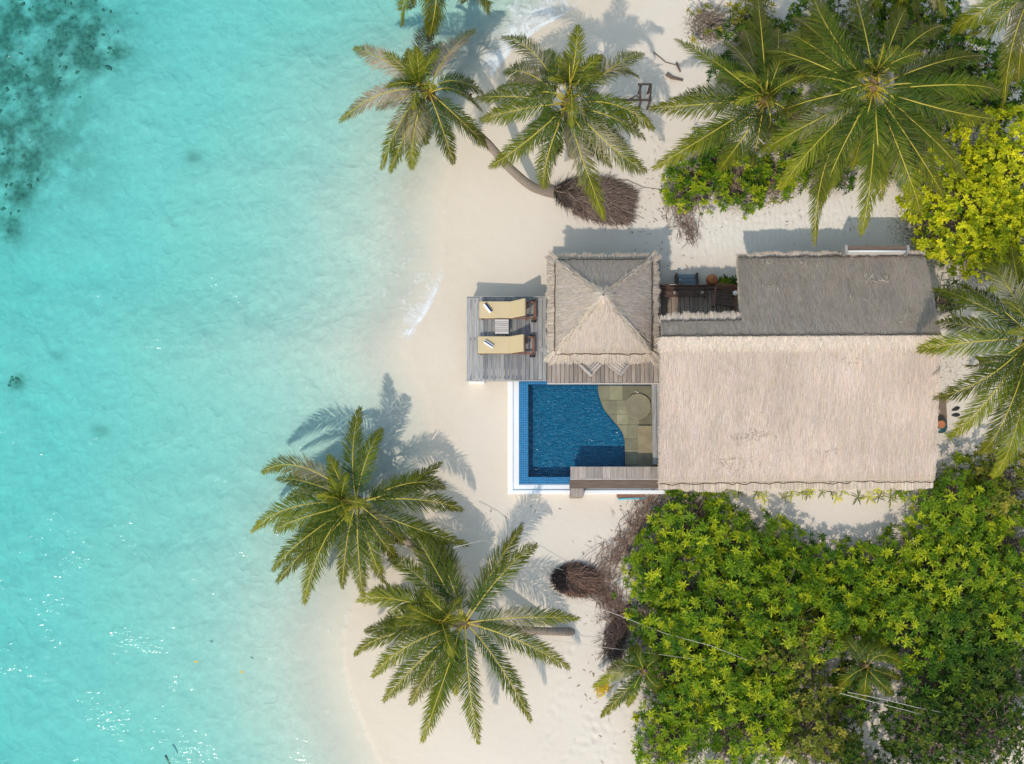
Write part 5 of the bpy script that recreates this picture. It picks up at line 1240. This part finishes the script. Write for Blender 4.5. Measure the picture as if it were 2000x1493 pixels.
dc = straws('dry_creeper', P, D, W, T, M['root'], None, None); dc['label'] = 'brown dry creeper and fallen twigs trailing between the pool corner and the shrubs'; dc['category'] = 'creeper'
P, D, W, T = creeper([(1312, 385), (1326, 410), (1340, 435), (1350, 465)], [34, 34, 26, 14], 520, 25, (0.20, 0.14, 0.115), (0.12, 0.38))
dc = straws('leaf_litter', P, D, W, T, M['root'], None, None); dc['label'] = 'reddish brown dry leaf litter strewn on the sand below the low bushes'; dc['category'] = 'leaf litter'
# bent bare shoots arching out of the tangle
def shoot(label, pts, r_=0.012, mat='drift', name='bare_shoot', cat='twig', group=None):
    P = [at(*p) for p in pts]; k = len(P)
    o = MB().tube(P, [r_ * (1 - 0.5 * i / max(1, k - 1)) for i in range(k)], 5).build(name, M[mat], None, True); single(o, label, cat, group); return o
shoot('long bare shoot arching over the sand above the root ball', [(1125, 1105, 0.35), (1150, 1080, 0.3), (1178, 1062, 0.12), (1205, 1050, 0.05)])
shoot('forked bare shoot lying on the sand right of the root ball', [(1140, 1160, 0.12), (1168, 1172, 0.1), (1190, 1180, 0.05), (1196, 1200, 0.03)])
shoot('bare curved twig below the fan of roots at the leaning palm', [(1225, 425, 0.03), (1243, 420, 0.05), (1258, 428, 0.03)])
shoot('long thin stick bent on the sand near the wooden swing frame', [(1276, 102, 0.03), (1300, 122, 0.05), (1322, 128, 0.05), (1327, 140, 0.03)], 0.022)
shoot('short thick driftwood stub at the end of the bent stick', [(1321, 123, 0.05), (1325, 132, 0.06), (1329, 141, 0.04)], 0.05, name='driftwood')
shoot('driftwood log lying on the sand below the bent stick', [(1302, 145, 0.06), (1312, 152, 0.09), (1334, 157, 0.06)], 0.09, name='driftwood', cat='log')
shoot('thin dark curved cable on the sand above the roots of the leaning palm', [(1195, 352, 0.02), (1225, 352, 0.03), (1256, 366, 0.03), (1300, 372, 0.02)], 0.014, name='cable', cat='cable')
# guy ropes
def rope(label, pts, r_=0.014, mat='rope', name='guy_rope', group='guy ropes tied to the palms'):
    return shoot(label, pts, r_, mat, name, 'rope', group)
rope('pale rope running from the sand palm shadow to the root ball', [(885, 1070, 2.6), (945, 1055, 1.6), (1030, 1090, 0.9), (1100, 1114, 0.5)])
rope('upper pale rope running from the root ball across the shrubs', [(1070, 1148, 0.35), (1130, 1178, 0.3), (1195, 1197, 0.9), (1300, 1238, 1.7), (1390, 1262, 2.3), (1460, 1290, 2.4)], 0.012)
rope('lower pale rope entering the shrubs near the sand edge palm', [(1020, 1240, 0.5), (1060, 1248, 0.35), (1190, 1266, 0.5), (1270, 1276, 1.6), (1400, 1294, 1.8)], 0.010)
rope('upper of two parallel pale wires crossing the dark shrub gap', [(1655, 1352, 1.9), (1720, 1365, 2.0), (1790, 1382, 2.1), (1840, 1392, 2.1)], 0.012, name='wire', group='parallel wires')
rope('lower of two parallel pale wires crossing the dark shrub gap', [(1640, 1354, 1.9), (1700, 1370, 2.0), (1775, 1389, 2.1), (1800, 1396, 2.1)], 0.012, name='wire', group='parallel wires')
# wooden swing frame on the beach beside the green palm
sw0 = at(1262, 196, 0.9)
sw = thing('swing_frame', 'brown wooden swing frame standing on the sand beside the full green palm', 'swing frame', (sw0[0], sw0[1], 0))
def pole(pts, r_, name): MB().tube([at(*p) for p in pts], r_, 7).build(name, M['drift'], sw, True)
pole([(1185, 195, 0.95), (1268, 196, 1.0)], 0.05, 'crossbeam')
pole([(1251, 196, 0.95), (1250, 164, 1.0)], 0.045, 'frame_rail'); pole([(1270, 199, 0.95), (1271, 163, 1.0)], 0.045, 'frame_rail'); pole([(1246, 165, 1.02), (1273, 165, 1.02)], 0.045, 'frame_rail')
for p in ((1252, 196), (1269, 197), (1252, 166), (1270, 166), (1190, 195)):
    a = at(*p, 0.95); MB().tube([(a[0], a[1], -0.05), a], 0.045, 7).build('leg', M['drift'], sw, True)
pole([(1228, 195, 0.95), (1243, 187, 1.1), (1252, 195, 1.0)], 0.035, 'brace')
o = MB().span(at(1205, 972, 0.12) - V3(0, 0, 0.14), at(1258, 963, 0.12)).build('rusty_plank', M['teak'], None, bevel=0.01); single(o, 'reddish plank lying on the sand along the pool wall foot', 'plank')
o = MB().tube([at(1207, 975, 0.05), at(1235, 974, 0.06), at(1262, 972, 0.05)], 0.035, 8).build('blue_pipe', m_plain('light_blue_plastic', (0.10, 0.42, 0.55), 0.4, 0.1, 6), None, True); single(o, 'thin light blue pipe on the sand beside the reddish plank', 'pipe')

# fallen yellow leaf bunch on the sand, leaves afloat, coral heads
NSEED[0] += 1
p = at(1178, 1345, 0.05); rg = np.random.default_rng(3)
n = 26; a = rg.uniform(0, 6.28, n); P = p[None] + rg.normal(0, 0.10, (n, 3)) * np.array([1, 0.7, 0.2]); D = np.stack([np.cos(a), np.sin(a), np.zeros(n)], 1) * rg.uniform(0.15, 0.34, n)[:, None]
o = straws('fallen_leaves', P, D, np.full(n, 0.05), np.tile([[0.62, 0.42, 0.03]], (n, 1)) * rg.uniform(0.7, 1.2, n)[:, None], M['leaf'], None, None); o['label'] = 'bunch of fallen yellow palm leaflets on the sand'; o['category'] = 'leaves'
for x_, y_, lab in ((383, 1293, 'left'), (472, 1313, 'right')):
    p = at(x_, y_, SEA + 0.02)
    o = MB().poly([p + V3(-0.09, 0.02, 0), p + V3(0, 0.05, 0.01), p + V3(0.1, 0.0, 0), p + V3(0.01, -0.05, 0.012)], [(3, 2, 1, 0)]).build('floating_leaf', M['yleaf'], None); single(o, f'small orange leaf afloat on the turquoise water, {lab} of the two', 'leaf', 'floating leaves')
shoot('thin dark stick under the water at the bottom edge', [(323, 1475, SEA - 1.0), (332, 1493, SEA - 1.0)], 0.05, 'coral', 'sunken_stick', 'stick')
rg = np.random.default_rng(77); cm = MB(); spots = []
while len(spots) < 90:
    px, py = rg.uniform(-60, 420), rg.uniform(-40, 480)
    w_ = math.exp(-(((px - 90) / 150) ** 2 + ((py - 60) / 110) ** 2)) + 0.8 * math.exp(-(((px - 20) / 70) ** 2 + ((py - 200) / 110) ** 2)) + 0.9 * math.exp(-(((px - 25) / 50) ** 2 + ((py - 335) / 70) ** 2)) - 0.12
    if rg.random() < w_: spots.append((px, py, rg.uniform(0.03, 0.09)))
for bx, by, k in ((26, 742, 7), (218, 99, 6)):
    for i in range(k): spots.append((bx + rg.normal(0, 8), by + rg.normal(0, 6), rg.uniform(0.03, 0.07)))
for px, py, r_ in spots:
    p = at(px, py, SEA - 1.9); gz = float(ground(np.array([p[0]]), np.array([p[1]]))[0][0]); hh = r_ * rg.uniform(0.4, 0.9)
    b0 = len(cm.v); cm.lathe([(1.0, -0.3), (1.05, 0.15), (0.8, 0.6), (0.45, 0.9), (0.1, 1.0)], 9)
    asp = rg.uniform(0.6, 1.7); wob = 1 + 0.35 * rg.normal(0, 1, 9).clip(-1.4, 1.4); th0 = rg.uniform(0, 3.14)
    for i in range(b0, len(cm.v)):
        v = cm.v[i]; k = wob[(i - b0) % 9]; lx, ly = v[0] * r_ * k * asp, v[1] * r_ * k
        cm.v[i] = (p[0] + lx * math.cos(th0) - ly * math.sin(th0), p[1] + lx * math.sin(th0) + ly * math.cos(th0), gz + v[2] * hh)
cr = cm.build('coral_heads', M['coral'], None, True, kind='stuff'); cr['label'] = 'dark coral heads scattered on the sea floor at the upper left'; cr['category'] = 'coral'

# scraps of dry leaf and twig blown over the sand
rg = np.random.default_rng(91); Pb = []
for bx, by, sx, sy, k in ((1300, 420, 50, 55, 120), (1180, 1300, 45, 90, 70), (1240, 1020, 40, 60, 60), (1865, 760, 25, 80, 60), (1620, 430, 120, 25, 40), (1250, 250, 50, 80, 40), (1020, 1010, 50, 40, 18)):
    for i in range(k):
        p = at(rg.normal(bx, sx), rg.normal(by, sy), 0.0); gz = float(ground(np.array([p[0]]), np.array([p[1]]))[0][0]); Pb.append((p[0], p[1], gz + 0.02))
Pb = np.array(Pb); n = len(Pb); a = rg.uniform(0, 6.28, n)
Db = np.stack([np.cos(a), np.sin(a), np.zeros(n)], 1) * rg.uniform(0.04, 0.16, n)[:, None]
o = straws('dry_scraps', Pb, Db, rg.uniform(0.012, 0.035, n), root_tint(n, (0.27, 0.20, 0.14), 0.35), M['root'], None, None); o['label'] = 'small dry leaf and twig scraps blown over the pale sand'; o['category'] = 'leaf litter'
